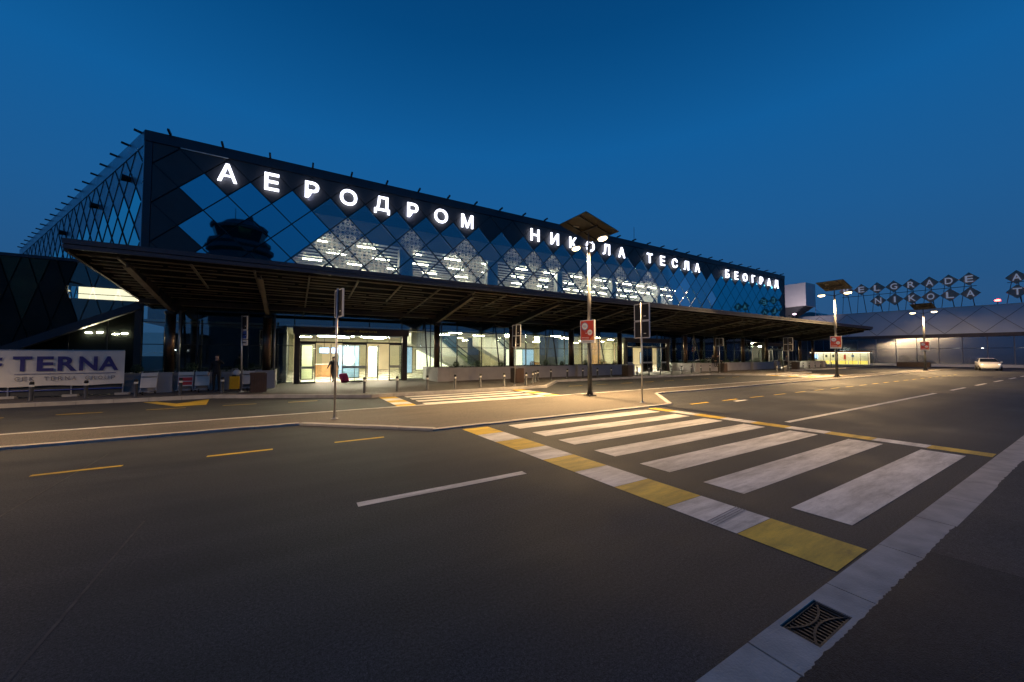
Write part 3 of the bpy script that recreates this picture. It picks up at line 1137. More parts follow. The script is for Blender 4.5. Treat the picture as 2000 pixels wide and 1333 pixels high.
# ================================================================== THINGS INSIDE THE HALL
def escalator(u, v, L, lab):
    es = thing("escalator", lab, "escalator", (u + 3, v, .13), "escalators inside the hall")
    pr_ = [(u, 3.62), (u + 1.6, 3.62), (u + 1.6 + L, .35), (u + 2.6 + L, .32), (u + 2.6 + L, .13), (u + .9 + L, .13), (u, 2.75)]
    n = len(pr_)
    MB().add([(x, v, z) for x, z in pr_] + [(x, v + 1.3, z) for x, z in pr_],
             [tuple(range(n))[::-1], tuple(range(n, 2 * n))] + [(i, (i + 1) % n, n + (i + 1) % n, n + i) for i in range(n)]).obj("truss", "escalator_white", es)
    for vv in (v + .03, v + 1.25):
        MB().bar((u + 2.2, vv, 3.10 + .42), (u + 1.6 + L, vv, .36 + .42), .02, .8).obj("balustrade", "glass_clear", es)
        MB().bar((u + 2.7, vv, 3.58), (u + 1.6 + L, vv, 1.26), .07, .06).obj("handrail", "rubber", es)
        MB().bar((u + 1.7, vv, 3.60), (u + 1.6 + L, vv, .42), .06, .05).obj("skirt", "galvanised", es)


escalator(8.0, FV + 1.9, 4.2, "white sided escalator rising behind the glass beside the departures doorway")
escalator(15.4, FV + 5.2, 3.8, "smaller escalator farther inside behind the leaning sign post")


def lightbox(u0, u1, v, z0, z1, mat, lab, art=None):
    t = thing("light_box", lab, "light box", ((u0 + u1) / 2, v, z0))
    MB().box(u0 - .05, u1 + .05, v + .02, v + .12, z0 - .05, z1 + .05).obj("case", "mullion", t)
    MB().box(u0, u1, v, v + .018, z0, z1).obj("face", mat, t)
    if art:
        MB().tube(((u0 + u1) / 2, v - .004, (z0 + z1) / 2 + .15), ((u0 + u1) / 2, v - .002, (z0 + z1) / 2 + .15), art, art, 28).obj("printed_disc", "poster_white", t)


lightbox(2.75, 4.05, FV + .9, .3, 2.5, "poster_sky", "pale blue advert with a white disc between the departure doors", .42)
lightbox(.55, 1.15, FV + .7, .3, 2.5, "panel_green", "narrow pale green panel inside the left leaf of the departures doorway")
lightbox(4.7, 5.25, FV + .8, .3, 2.45, "lightbox_pale", "tall glowing white panel added to brighten the right opening of the departures doorway")  # added glowing face, makes the opening look bright
lightbox(7.1, 8.0, FV + 1.6, .5, 2.5, "lightbox_blue", "sky blue poster left of the white escalator")
lightbox(9.2, 12.2, FV + 4.6, .6, 2.3, "lightbox_pale", "pale meadow mural behind the white escalator")
lightbox(17.6, 19.4, FV + 3.6, .4, 2.4, "lightbox_pale", "cream lit panel in the hall right of the small escalator")
lightbox(19.5, 20.9, FV + 3.8, .4, 2.4, "lightbox_blue", "blue lit panel next to the cream one in the hall")
lightbox(40.3, 42.8, FV + 3.0, .8, 2.4, "lightbox_green", "lime green lit counter front seen between the far columns")
lightbox(46.0, 47.0, FV + 2.2, .8, 3.5, "lightbox_pale", "first of two tall pale lit panels near the far bin")
lightbox(47.9, 48.6, FV + 2.2, .8, 3.5, "lightbox_pale", "second of two tall pale lit panels near the far bin")
lightbox(37.2, 39.0, FV + 4.2, .8, 2.2, "lightbox_blue", "bluish lit shop front behind the seated people")
for k, uu in enumerate((2.3, 3.2)):
    sc_ = thing("flight_screen", "small blue flight screen hanging in the hall, %s one" % ("left" if k == 0 else "right"), "screen", (uu, FV + 7.5, 2.3))
    MB().box(uu - .38, uu + .38, FV + 7.5, FV + 7.58, 2.0, 2.5).obj("case", "rubber", sc_)
    MB().box(uu - .35, uu + .35, FV + 7.48, FV + 7.498, 2.03, 2.47).obj("picture", "screen", sc_)
    MB().tube((uu, FV + 7.54, 2.5), (uu, FV + 7.54, 3.655), .02, .02, 6).obj("hanger", "steel_dark", sc_)
for k, uu in enumerate((1.6, 22.6, 31.0, 45.0)):
    ct = thing("service_counter", ("wooden counter seen through the open departures doors", "wooden counter behind the red poster post", "wooden counter inside the middle doorway", "wooden counter deep in the far hall")[k], "counter", (uu + 1, FV + 6, .13))
    MB().box(uu, uu + 2.2, FV + 6, FV + 6.5, .13, 1.1).obj("front", "counter", ct)
    MB().box(uu - .06, uu + 2.26, FV + 5.93, FV + 6.56, 1.1, 1.15).obj("top", "white_paint", ct)
ex = thing("exit_sign", "small green exit sign glowing right of the departures doorway", "sign", (7.6, FV + 2.8, 1.55))
MB().box(7.45, 7.75, FV + 2.8, FV + 2.84, 1.5, 1.65).obj("case", "rubber", ex)
MB().box(7.47, 7.73, FV + 2.785, FV + 2.798, 1.52, 1.63).obj("face", "exit_green", ex)

# ================================================================== PLANTERS AND SHRUBS
def planter(u0, u1, blocks, lab):
    t = thing("planter", lab, "planter", ((u0 + u1) / 2, 24, .13), "long planters under the canopy")
    v0, v1, zt = 23.25, 26.1, 1.02
    m = MB()
    m.box(u0, u1, v0, v0 + .16, .13, zt)
    MB_ = m.obj("front_wall", "planter", t)
    MB().box(u0, u1, v1 - .16, v1, .13, zt).obj("back_wall", "planter", t)
    MB().box(u0, u0 + .16, v0 + .16, v1 - .16, .13, zt).obj("end_wall", "planter", t)
    MB().box(u1 - .16, u1, v0 + .16, v1 - .16, .13, zt).obj("end_wall", "planter", t)
    MB().box(u0 + .16, u1 - .16, v0 + .16, v1 - .16, .13, zt - .07).obj("soil", "soil", t)
    for b in blocks:
        MB().box(b - .42, b + .42, v0 - .30, v0 - .003, .13, zt + .03).obj("block", "planter", t)
    rg = random.Random(int(u0 * 10))
    gm = MB()
    for _ in range(int((u1 - u0) * 55)):
        x, y = rg.uniform(u0 + .2, u1 - .2), rg.uniform(v0 + .2, v1 - .25)
        h, a, w = rg.uniform(.06, .22), rg.uniform(0, 6.28), .018
        dx, dy = rg.uniform(-.08, .08), rg.uniform(-.08, .08)
        gm.add([(x - w * math.cos(a), y - w * math.sin(a), zt - .08), (x + w * math.cos(a), y + w * math.sin(a), zt - .08), (x + dx, y + dy, zt - .07 + h)], [(0, 1, 2)])
    gm.obj("ground_cover", "leaf", t)["kind"] = "stuff"
    return t


planter(-6.7, -.75, (-5.2, -1.2), "grey planter on the left behind the luggage trolleys")
planter(8.1, 26.9, (8.53, 14.45, 20.3, 26.1), "long grey planter right of the departures doorway")
planter(35.5, 53.6, (36.0, 41.6, 47.4, 53.1), "long grey planter beyond the middle doorway with people sitting on it")
planter(62.1, 67.6, (62.6, 66.8), "short grey planter at the far end of the canopy")


def shrub_mesh(seed, r, mat, n=520):
    rg = random.Random(seed)
    m = MB()
    for _ in range(n):
        d = Vector((rg.gauss(0, 1), rg.gauss(0, 1), rg.gauss(0, 1))).normalized()
        q = d * r * (rg.uniform(.55, 1.0) ** .5) * rg.uniform(.86, 1.08)
        q.z = q.z * .92 + r * .95
        a = Vector((rg.gauss(0, 1), rg.gauss(0, 1), rg.gauss(0, 1))).normalized()
        b = a.cross(d)
        if b.length < .1:
            continue
        b.normalize()
        L, w = rg.uniform(.03, .06), rg.uniform(.014, .024)
        m.add([q - b * w, q + a * L * .5, q + b * w, q - a * L * .5], [(0, 1, 2, 3)])
    return m.mesh("crown", mat)


crowns = [shrub_mesh(k, r, "leaf") for k, r in enumerate((.24, .28, .21))] + [shrub_mesh(9, .22, "leaf_dry", 420)]
stem_me = MB().tube((0, 0, 0), (0, 0, .2), .02, .012, 6).mesh("stem", "stem")
SHR = [(-6.2, "far left end of the planter behind the trolleys"), (-4.25, "planter behind the two close trolleys"), (-2.35, "planter beside the bus stop pole"),
       (9.7, None), (11.3, None), (13.2, None), (16.0, "dry"), (17.3, None), (18.9, None), (21.4, None), (23.3, None), (24.9, None),
       (38.2, None), (40.0, None), (43.0, None), (44.8, None), (49.3, None), (51.4, None), (64.2, None), (65.7, None)]
cnt = {0: 0, 1: 0, 2: 0}
for k, (uu, note) in enumerate(SHR):
    grp = 0 if uu < 30 else (1 if uu < 60 else 2)
    if note == "dry":
        lab = "brown dried ball shrub in the planter behind the red poster post"
    elif note:
        lab = "clipped ball shrub at the " + note if k == 0 else "clipped ball shrub in the " + note
    else:
        lab = "%s green ball shrub from the left in the %s" % (ORD[cnt[grp]], ("planter right of the departures doorway", "planter beyond the middle doorway", "farthest short planter")[grp])
        cnt[grp] += 1
    t = thing("ball_shrub", lab, "shrub", (uu, 23.75, .95), "ball shrubs in the planters")
    place(crowns[3] if note == "dry" else crowns[k % 3], "crown", t, (uu, 23.75, .99), (0, 0, k * 1.3))
    place(stem_me, "stem", t, (uu, 23.75, .93))


# ================================================================== STREET LAMPS
def lamp_post(u, lab, board=True):
    v = 12.45
    t = thing("street_lamp", lab, "street lamp", (u, v, .036), "twin-headed lamp posts along the island")
    m = MB()
    m.box(u - .2, u + .2, v - .2, v + .2, .036, .085)
    m.obj("base_plate", "pole_dark", t)
    for a in (45, 135, 225, 315):
        c, s_ = math.cos(R(a)), math.sin(R(a))
        MB().tube((u + c * .23, v + s_ * .23, .08), (u + c * .23, v + s_ * .23, .13), .022, .022, 6).obj("bolt", "galvanised", t)
    fins = MB()
    for a in (0, 90, 180, 270):
        c, s_ = math.cos(R(a)), math.sin(R(a))
        w = Vector((-s_, c, 0)) * .012
        tri = [Vector((u + c * .07, v + s_ * .07, .085)), Vector((u + c * .19, v + s_ * .19, .085)), Vector((u + c * .07, v + s_ * .07, .42))]
        fins.add([p - w for p in tri] + [p + w for p in tri], [(0, 1, 2), (5, 4, 3), (0, 3, 4, 1), (1, 4, 5, 2), (2, 5, 3, 0)])
    fins.obj("base_fins", "pole_dark", t)
    MB().tube((u, v, .085), (u, v, 2.4), .105, .092, 18).obj("lower_pole", "pole_dark", t, True)
    MB().tube((u, v, 2.4), (u, v, 6.85), .088, .062, 18).obj("pole", "pole_grey", t, True)
    MB().tube((u, v, 6.85), (u, v, 7.45), .035, .035, 10).obj("mast_head", "pole_dark", t)
    for sg in (-1, 1):
        MB().tube((u, v, 6.78), (u, v + sg * .62, 6.97), .026, .022, 8).obj("arm", "pole_dark", t)
        hd = MB()
        hd.ball((u, v + sg * .86, 6.98), .15, .29, .065, 14, 8)
        h = hd.obj("lamp_head", "pole_grey", t, True)
        MB().ball((u, v + sg * .87, 6.905), .14, .245, .10, 14, 8).obj("lens", "lamp_lens", h, True)  # lens shape swollen to stand for the bulb's glare
        # road optics: a beam straight down and two thrown along the carriageway
        for tilt, watt, spr in ((0, LAMP_W, 137), (-58, LAMP_W * .17, 74), (58, LAMP_W * .17, 74)):
            L = bpy.data.lights.new("lamp_light", "AREA")
            L.shape = "DISK"
            L.size = .30
            L.energy = watt
            L.spread = R(spr)
            L.color = (1.0, .64, .29)
            lo = bpy.data.objects.new("lamp_light", L)
            COL.objects.link(lo)
            lo.location = (u - .14 * (tilt > 0) + .14 * (tilt < 0), v + sg * .87, 6.78)
            lo.rotation_euler = (0, R(tilt), 0)
            lo.parent = h
            lo.matrix_parent_inverse = wm(h).inverted()
    # tilted solar panel
    tl = R(15)
    e1, e2 = Vector((0, 1, 0)), Vector((-math.cos(tl), 0, math.sin(tl)))
    nn = e1.cross(e2).normalized()
    if nn.z < 0:
        nn = -nn
    c = Vector((u, v, 7.62))
    P = [c + e1 * (.9 * a) + e2 * (1.0 * b) for a, b in ((-1, -1), (1, -1), (1, 1), (-1, 1))]
    fc = [(0, 1, 2, 3), (7, 6, 5, 4), (0, 4, 5, 1), (1, 5, 6, 2), (2, 6, 7, 3), (3, 7, 4, 0)]
    pn = MB().add(P + [p + nn * .04 for p in P], fc).obj("solar_panel", "panel_under", t)
    Q = [c + nn * .042 + e1 * (.86 * a) + e2 * (.96 * b) for a, b in ((-1, -1), (1, -1), (1, 1), (-1, 1))]
    MB().add(Q + [q + nn * .006 for q in Q], fc).obj("cells", "panel_cell", pn)
    rails = MB()
    for a in (-.45, .45):
        rails.bar(c + e1 * a - nn * .03 - e2 * .95, c + e1 * a - nn * .03 + e2 * .95, .05, .05, tuple(nn))
    rails.bar(c - nn * .07 - e1 * .6, c - nn * .07 + e1 * .6, .06, .05, tuple(nn))
    rails.obj("bracket", "pole_dark", pn)
    MB().bar(c - nn * .012 + e1 * .25 + e2 * .35, c - nn * .012 + e1 * .42 + e2 * .55, .12, .03, tuple(nn)).obj("junction_box", "pole_grey", pn)
    if not board:
        return t
    # poster board turned a little towards the crossing
    ph = R(15)
    e, nb_ = Vector((math.sin(ph), -math.cos(ph), 0)), Vector((-math.cos(ph), -math.sin(ph), 0))
    c = Vector((u, v, 2.92)) + nb_ * .13

    def rect(x0, x1, z0, z1, d0, d1):
        P = [c + e * x + nb_ * d + Vector((0, 0, z)) for d in (d0, d1) for x, z in ((x0, z0), (x1, z0), (x1, z1), (x0, z1))]
        return MB().add(P, [(0, 1, 2, 3), (7, 6, 5, 4), (0, 4, 5, 1), (1, 5, 6, 2), (2, 6, 7, 3), (3, 7, 4, 0)])

    def disc(x, z, r, d):
        n = 28
        P = [c + e * (x + r * math.cos(6.2832 * k / n)) + nb_ * d + Vector((0, 0, z + r * math.sin(6.2832 * k / n))) for k in range(n)]
        return MB().add(P, [tuple(range(n))])
    bd = rect(-.365, .365, -.52, .50, -.05, .05).obj("poster_board", "poster_white", t)
    rect(-.33, .33, -.40, .465, .051, .054).obj("poster", "poster_red", bd)
    disc(-.12, .22, .175, .0575).obj("speech_ring", "poster_blue", bd)
    disc(-.12, .22, .145, .0610).obj("speech_disc", "poster_white", bd)
    disc(.14, -.06, .125, .0575).obj("speech_disc", "poster_white", bd)
    disc(-.10, -.02, .014, .0610).obj("speech_dot", "poster_blue", bd)
    disc(-.05, -.09, .022, .0610).obj("speech_dot", "poster_white", bd)
    P = [c + e * x + nb_ * .0575 + Vector((0, 0, z)) for x, z in ((.12, -.40), (.33, -.40), (.33, -.20), (.22, -.27))]
    MB().add(P, [(0, 1, 2, 3)]).obj("corner_flare", "poster_orange", bd)
    for z in (-.28, -.35):
        rect(-.28, .09, z - .008, z + .008, .0565, .058).obj("caption_line", "poster_white", bd)
    for x, z, w, mt in ((-.12, .25, .16, "poster_blue"), (-.12, .21, .20, "poster_blue"), (-.10, .17, .12, "poster_orange"), (.14, -.05, .14, "banner_grey"), (.14, -.08, .10, "banner_grey")):
        rect(x - w / 2, x + w / 2, z - .008, z + .008, .0625, .0635).obj("speech_line", mt, bd)
    rect(-.22, .22, -.475, -.455, .051, .053).obj("caption_line", "banner_grey", bd)
    return t


LAMP_W = 980.0
lamp_post(11.48, "nearest twin lamp post with solar panel and red speech bubble poster, by the crossing")
lamp_post(38.6, "second twin lamp post with solar panel and red poster, before the canopy's tip")
lamp_post(-15.2, "twin lamp post with solar panel before the low dark wing, first of the row", False)
lamp_post(64.2, "farthest twin lamp post with solar panel and red poster, in front of the pale building")

# ================================================================== ROAD SIGN POSTS
def sign_post(name, u, v, z0, top, boards, lab, yaw=0.0, lean=0.0, mat="galvanised", r=.03):
    t = thing(name, lab, "sign", (u, v, z0), "sign posts along the kerbs")
    MB().tube((u, v, z0), (u + lean, v, top), r, r, 12).obj("post", mat, t, True)
    MB().lathe((u, v, z0), [(.10, 0), (.10, .015), (.045, .03), (.04, .06)], 14).obj("foot", "galvanised", t)
    c_, s_ = math.cos(yaw), math.sin(yaw)
    e = Vector((s_, c_, 0))
    nf = Vector((-c_, s_, 0))
    for (za, zb, half, off, mt) in boards:
        ctr = Vector((u + lean * ((za + zb) / 2 - z0) / (top - z0), v, 0)) + e * off - nf * .05
        P = [ctr + e * x + nf * d + Vector((0, 0, z)) for d in (-.012, .012) for x, z in ((-half, za), (half, za), (half, zb), (-half, zb))]
        b = MB().add(P, [(0, 1, 2, 3), (7, 6, 5, 4), (0, 4, 5, 1), (1, 5, 6, 2), (2, 6, 7, 3), (3, 7, 4, 0)]).obj("sign_board", mt, t)
        rim = MB()
        q = [(-half, za), (half, za), (half, zb), (-half, zb)]
        for (xa, zaa), (xb, zbb) in zip(q, q[1:] + q[:1]):
            rim.bar(ctr + e * xa + Vector((0, 0, zaa)), ctr + e * xb + Vector((0, 0, zbb)), .05, .028, tuple(e) if abs(xa - xb) < .01 else (0, 0, 1))
        rim.obj("rim", "sign_rim", b)
        MB().bar(ctr + nf * .03 + e * (-half * .7) + Vector((0, 0, (za + zb) / 2)), ctr + nf * .03 + e * (half * .7) + Vector((0, 0, (za + zb) / 2)), .02, .04).obj("clamp", "sign_back", b)
        MB().bar(ctr + nf * .016 + e * (-half * .55) + Vector((0, 0, za + .16)), ctr + nf * .016 + e * (-half * .25) + Vector((0, 0, za + .16)), .003, .03).obj("sticker", "band_white", b)


sign_post("road_sign", 1.07, 11.69, .036, 3.78, [(2.96, 3.74, .32, .0, "sign_back")], "steel post with an edge-on sign board on the island's left point", R(-12), .03)
sign_post("road_sign", 11.51, 9.6, .036, 3.86, [(2.52, 3.15, .33, .0, "sign_back"), (3.19, 3.82, .33, .0, "sign_back")], "steel post with two stacked boards seen from behind at the crossing", R(-4))
sign_post("bus_stop_sign", -2.0, 21.35, .13, 3.72, [(3.05, 3.68, .17, -.12, "sign_back"), (2.62, 3.0, .17, -.12, "sign_blue"), (2.32, 2.56, .17, -.12, "sign_rim")], "tall bus stop pole with narrow blue and white boards beside the bin", R(-40), -.06)
sign_post("road_sign", 10.9, 18.0, .13, 3.62, [(2.32, 2.95, .33, .0, "sign_back"), (2.97, 3.58, .33, .0, "sign_back")], "slim post with two boards in front of the planter by the far zebra", R(-12), .12)
sign_post("road_sign", 35.9, 20.6, .13, 3.55, [(2.75, 3.5, .36, .0, "sign_back")], "post with a board beyond the middle doorway", R(0))
sign_post("road_sign", 44.7, 18.4, .13, 3.70, [(2.3, 2.98, .42, .0, "sign_back"), (3.0, 3.68, .42, .0, "sign_back")], "post with two boards at the far crossing near the last doorway", R(0))

# ================================================================== BOLLARDS
bm_post = MB().lathe((0, 0, 0), [(.075, 0), (.075, .01), (.062, .02), (.062, .52)], 16).mesh("shaft", "bollard", True)
bm_band = MB().lathe((0, 0, 0), [(.064, .52), (.066, .525), (.066, .60), (.064, .605)], 16).mesh("band", "band_white", True)
bm_cap = MB().lathe((0, 0, 0), [(.062, .605), (.062, .68), (.05, .715), (.02, .725)], 16).mesh("cap", "steel_dark", True)
ROWS = [("in front of the banner and trolleys", [(-8.44, 21.3), (-7.0, 21.3), (-5.57, 21.3), (-4.16, 21.3), (-2.71, 21.3)]),
        ("between the departures doorway and the near zebra", [(2.87 + 1.465 * k, 17.95) for k in range(7)]),
        ("beside the slim two-board post", [(12.75, 18.9), (13.45, 19.6), (14.2, 20.4)]),
        ("between long planter and middle doorway", [(15.94 + 1.5 * k, 21.3) for k in range(14)]),
        ("by the far zebra", [(41.5, 18.1), (43.1, 18.1), (44.5, 18.6), (46.2, 19.2), (47.6, 20.4)]),
        ("in front of the farthest planter", [(52.3 + 1.7 * k, 21.3) for k in range(8)])]
for desc, pts in ROWS:
    for k, (uu, v) in enumerate(pts):
        t = thing("bollard", "%s grey bollard from the left %s" % (ORD[k], desc), "bollard", (uu, v, .13), "bollards along the pavement")
        rz = (rj.uniform(-.02, .02), rj.uniform(-.02, .02), 0)
        for me, nm in ((bm_post, "shaft"), (bm_band, "band"), (bm_cap, "cap")):
            place(me, nm, t, (uu, v, .13), rz)

# ================================================================== BINS
for uu, v, lab in ((-1.35, 20.95, "brown slatted bin beside the bus stop pole"), (12.15, 19.75, "brown slatted bin by the slim two-board post"),
                   (23.4, 20.95, "brown slatted bin left of the stacked sign boards' post"), (36.95, 20.9, "brown slatted bin beyond the middle doorway"),
                   (52.6, 20.9, "brown slatted bin beside the far sign post")):
    t = thing("litter_bin", lab, "bin", (uu, v, .13), "brown bins along the kerb")
    MB().box(uu - .25, uu + .25, v - .25, v + .25, .16, 1.0).obj("liner", "rubber", t)
    for k in range(6):
        o = -.245 + .098 * k
        for x0, x1, y0, y1 in ((uu + o + .006, uu + o + .092, v - .285, v - .255), (uu + o + .006, uu + o + .092, v + .255, v + .285),
                               (uu - .285, uu - .255, v + o + .006, v + o + .092), (uu + .255, uu + .285, v + o + .006, v + o + .092)):
            MB().box(x0, x1, y0, y1, .15, 1.0).obj("slat", "bin_brown", t)
    MB().box(uu - .30, uu + .30, v - .30, v + .30, 1.0, 1.04).obj("lid", "bin_brown", t)

# ================================================================== LUGGAGE TROLLEYS
def trolley(u, v, lab, red=False):
    t = thing("luggage_trolley", lab, "trolley", (u, v, .13), "luggage trolleys parked by the planter")
    f = MB()
    for s_ in (-.26, .26):
        f.tube((u + s_, v + .1, .25), (u + s_, v + .28, 1.08), .016, .016, 6)
        f.tube((u + s_, v + .1, .25), (u + s_ * .75, v - .62, .24), .016, .016, 6)
        f.tube((u + s_, v + .28, 1.08), (u + s_, v + .42, 1.10), .016, .016, 6)
    f.obj("frame", "galvanised", t)
    MB().tube((u - .28, v + .42, 1.10), (u + .28, v + .42, 1.10), .02, .02, 8).obj("handle", "rubber", t)
    f = MB()
    for k in range(5):
        f.bar((u - .22, v - .05 - .13 * k, .26), (u + .22, v - .05 - .13 * k, .26), .03, .015)
    f.obj("deck", "galvanised", t)

    def panel(z0, z1, mt, nm, d=0):
        y0, y1 = v + .08 + (z0 - .25) * .217 - .03 - d, v + .08 + (z1 - .25) * .217 - .03 - d
        hw = .27 - d * 3
        MB().add([(u - hw, y0, z0), (u + hw, y0, z0), (u + hw, y1, z1), (u - hw, y1, z1), (u - hw, y0 + .012, z0), (u + hw, y0 + .012, z0), (u + hw, y1 + .012, z1), (u - hw, y1 + .012, z1)],
                 [(0, 1, 2, 3), (7, 6, 5, 4), (0, 4, 5, 1), (1, 5, 6, 2), (2, 6, 7, 3), (3, 7, 4, 0)]).obj(nm, mt, t)
    panel(.40, .84, "cart_panel", "advert_panel")
    panel(.90, 1.05, "cart_panel", "basket_panel")
    if red:
        panel(.45, .60, "cart_red", "advert", .008)
        panel(.64, .80, "cart_red", "advert", .008)
    for x, y in ((u - .24, v + .1), (u + .24, v + .1), (u, v - .6)):
        w = MB().tube((x - .02, y, .205), (x + .02, y, .205), .075, .075, 14).obj("wheel", "rubber", t)
        MB().tube((x - .023, y, .205), (x + .023, y, .205), .03, .03, 10).obj("hub", "galvanised", w)


trolley(-5.50, 22.45, "luggage trolley with a blank panel left of the planter block, nearest the banner")
trolley(-4.30, 22.75, "luggage trolley with a red advert panel", True)
trolley(-3.68, 22.75, "luggage trolley with a blank panel just left of the standing man")
trolley(-1.85, 22.75, "luggage trolley half hidden behind the bus stop pole and bin")

# ================================================================== BANNER ON ITS FENCE
fe = thing("site_fence", "low site fence of posts and rails behind the white banner", "fence", (-9.5, 22.75, .13))
for x in (-13.2, -11.4, -9.6, -7.9, -6.36):
    MB().tube((x, 22.72, .13), (x, 22.72, 2.08), .025, .025, 8).obj("post", "galvanised", fe)
    MB().box(x - .22, x + .22, 22.6, 22.86, .13, .22).obj("foot", "kerb_stone", fe)
MB().tube((-13.2, 22.72, 2.05), (-6.36, 22.72, 2.05), .02, .02, 8).obj("rail", "galvanised", fe)
MB().tube((-13.2, 22.72, .42), (-6.36, 22.72, .42), .03, .03, 8).obj("rail", "sign_blue", fe)
MB().box(-13.2, -6.4, 22.76, 22.79, .18, 2.0).obj("mesh_screen", "inner_dark", fe)
bn = thing("banner", "white hanging banner with big navy lettering on the fence at left", "banner", (-9, 22.6, .6))
nx, nzz = 60, 10
bx0, bx1, bz0, bz1 = -13.0, -6.30, .60, 2.03
bm_ = MB()
P, Fc = [], []
for j in range(nzz + 1):
    for i in range(nx + 1):
        a, b = i / nx, j / nzz
        edge = 1 - b
        y = 22.62 + .018 * math.sin(a * 37 + b * 2) * edge + .012 * math.sin(a * 90 + b * 5)
        P.append((bx0 + (bx1 - bx0) * a, y, bz0 + (bz1 - bz0) * b + .02 * math.sin(a * 21) * (1 - b)))
for j in range(nzz):
    for i in range(nx):
        k = j * (nx + 1) + i
        Fc.append((k, k + 1, k + nx + 2, k + nx + 1))
bm_.add(P, Fc)
bm_.obj("sheet", "banner", bn, True)
for k, ch in enumerate("TERNA"):
    me = text_mesh(ch, (.50, .46, .54, .54, .60)[k], .60, .003, .030, "big_letter")
    me.materials.append(M["banner_navy"])
    place(me, "big_letter", bn, (-9.20 + .605 * k, 22.575, 1.50))
MB().box(-9.4, -6.55, 22.572, 22.576, 1.085, 1.105).obj("rule", "banner_navy", bn)
for k, ch in enumerate("GEK TERNA GROUP"):
    if ch != " ":
        me = text_mesh(ch, .125, .16, .003, .0, "small_letter")
        me.materials.append(M["banner_grey"])
        place(me, "small_letter", bn, (-9.32 + .192 * k, 22.575, .90))
for dz in (0, -.22):
    lg = MB()
    pts = []
    for k in range(9):
        t = k / 8
        pts.append((-10.35 + .62 * t, 1.42 + dz + .20 * math.sin(t * 1.6) + .02))
    P = [(x, 22.573, z) for x, z in pts] + [(x + .02, 22.573, z + .05 + .07 * (k / 8)) for k, (x, z) in enumerate(pts)]
    lg.add(P, [(k, k + 1, 9 + k + 1, 9 + k) for k in range(8)])
    lg.obj("logo_swoosh", "banner_navy", bn)


# ================================================================== PEOPLE AND THEIR LUGGAGE
def person(lab, at, face, joints, bones, group=None, hair=None):
    """one continuous skinned body: joints {name: (x, y, z, radius)} in the figure's own frame (y forward), bones [(a, b, material)]"""
    names = list(joints)
    me = bpy.data.meshes.new("body")
    me.from_pydata([joints[k][:3] for k in names], [(names.index(a), names.index(b)) for a, b, _ in bones], [])
    ob = bpy.data.objects.new("body", me)
    COL.objects.link(ob)
    sk_ = ob.modifiers.new("skin", "SKIN")
    sk_.use_smooth_shade = True
    for i, k in enumerate(names):
        d = me.skin_vertices[0].data[i]
        d.radius = (joints[k][3], joints[k][3] * (joints[k][4] if len(joints[k]) > 4 else 1))
        d.use_root = (k == "pelvis")
    sb = ob.modifiers.new("smooth", "SUBSURF")
    sb.levels = sb.render_levels = 2
    dg = bpy.context.evaluated_depsgraph_get()
    body = bpy.data.meshes.new_from_object(ob.evaluated_get(dg))
    bpy.data.objects.remove(ob)
    mats = sorted(set(m for _, _, m in bones))
    body.materials.clear()
    for m in mats:
        body.materials.append(M[m])
    J = {k: Vector(v[:3]) for k, v in joints.items()}
    for p in body.polygons:
        best = None
        for a, b, m in bones:
            ab = J[b] - J[a]
            t = max(0, min(1, (p.center - J[a]).dot(ab) / max(1e-9, ab.length_squared)))
            dd = (p.center - J[a] - ab * t).length - .4 * (joints[a][3] * (1 - t) + joints[b][3] * t)
            if best is None or dd < best[0]:
                best = (dd, m)
        p.material_index = mats.index(best[1])
        p.use_smooth = True
    t = thing("person", lab, "person", at, group)
    place(body, "body", t, at, (0, 0, face))
    hd = J["crown"]
    rot = Matrix.Rotation(face, 4, "Z")
    hm = MB()
    hm.ball((0, -.012, 0), .088, .104, .075, 14, 8)
    hm.v = [v for v in hm.v]
    c = rot @ Vector((hd.x, hd.y - .015, hd.z - .01)) + Vector(at)
    h = place(hm.mesh("hair", hair or "hair", True), "hair", t, c, (0, 0, face))
    nm = MB().ball((0, 0, 0), .014, .022, .022, 8, 6)
    nc = rot @ Vector((J["head"].x, J["head"].y + .098, J["head"].z + .005)) + Vector(at)
    place(nm.mesh("nose", "skin", True), "nose", t, nc)
    return t


def fingers(J, B, wrist, tip_dir, side_dir, pre):
    """palm with five short finger chains"""
    w = Vector(J[wrist][:3])
    d, sd = Vector(tip_dir).normalized(), Vector(side_dir).normalized()
    pk = pre + "palm"
    J[pk] = (*(w + d * .07), .026, .6)
    B.append((wrist, pk, "skin"))
    for k, (o, L) in enumerate(((-.028, .07), (-.010, .085), (.010, .08), (.027, .062))):
        a, b = pre + "f%da" % k, pre + "f%db" % k
        J[a] = (*(w + d * .10 + sd * o), .0095)
        J[b] = (*(w + d * (.10 + L * .8) + sd * o * 1.1 + Vector((0, .012, -.004))), .008)
        B += [(pk, a, "skin"), (a, b, "skin")]
    a = pre + "th"
    J[a] = (*(w + d * .075 + sd * -.052), .010)
    B.append((pk, a, "skin"))


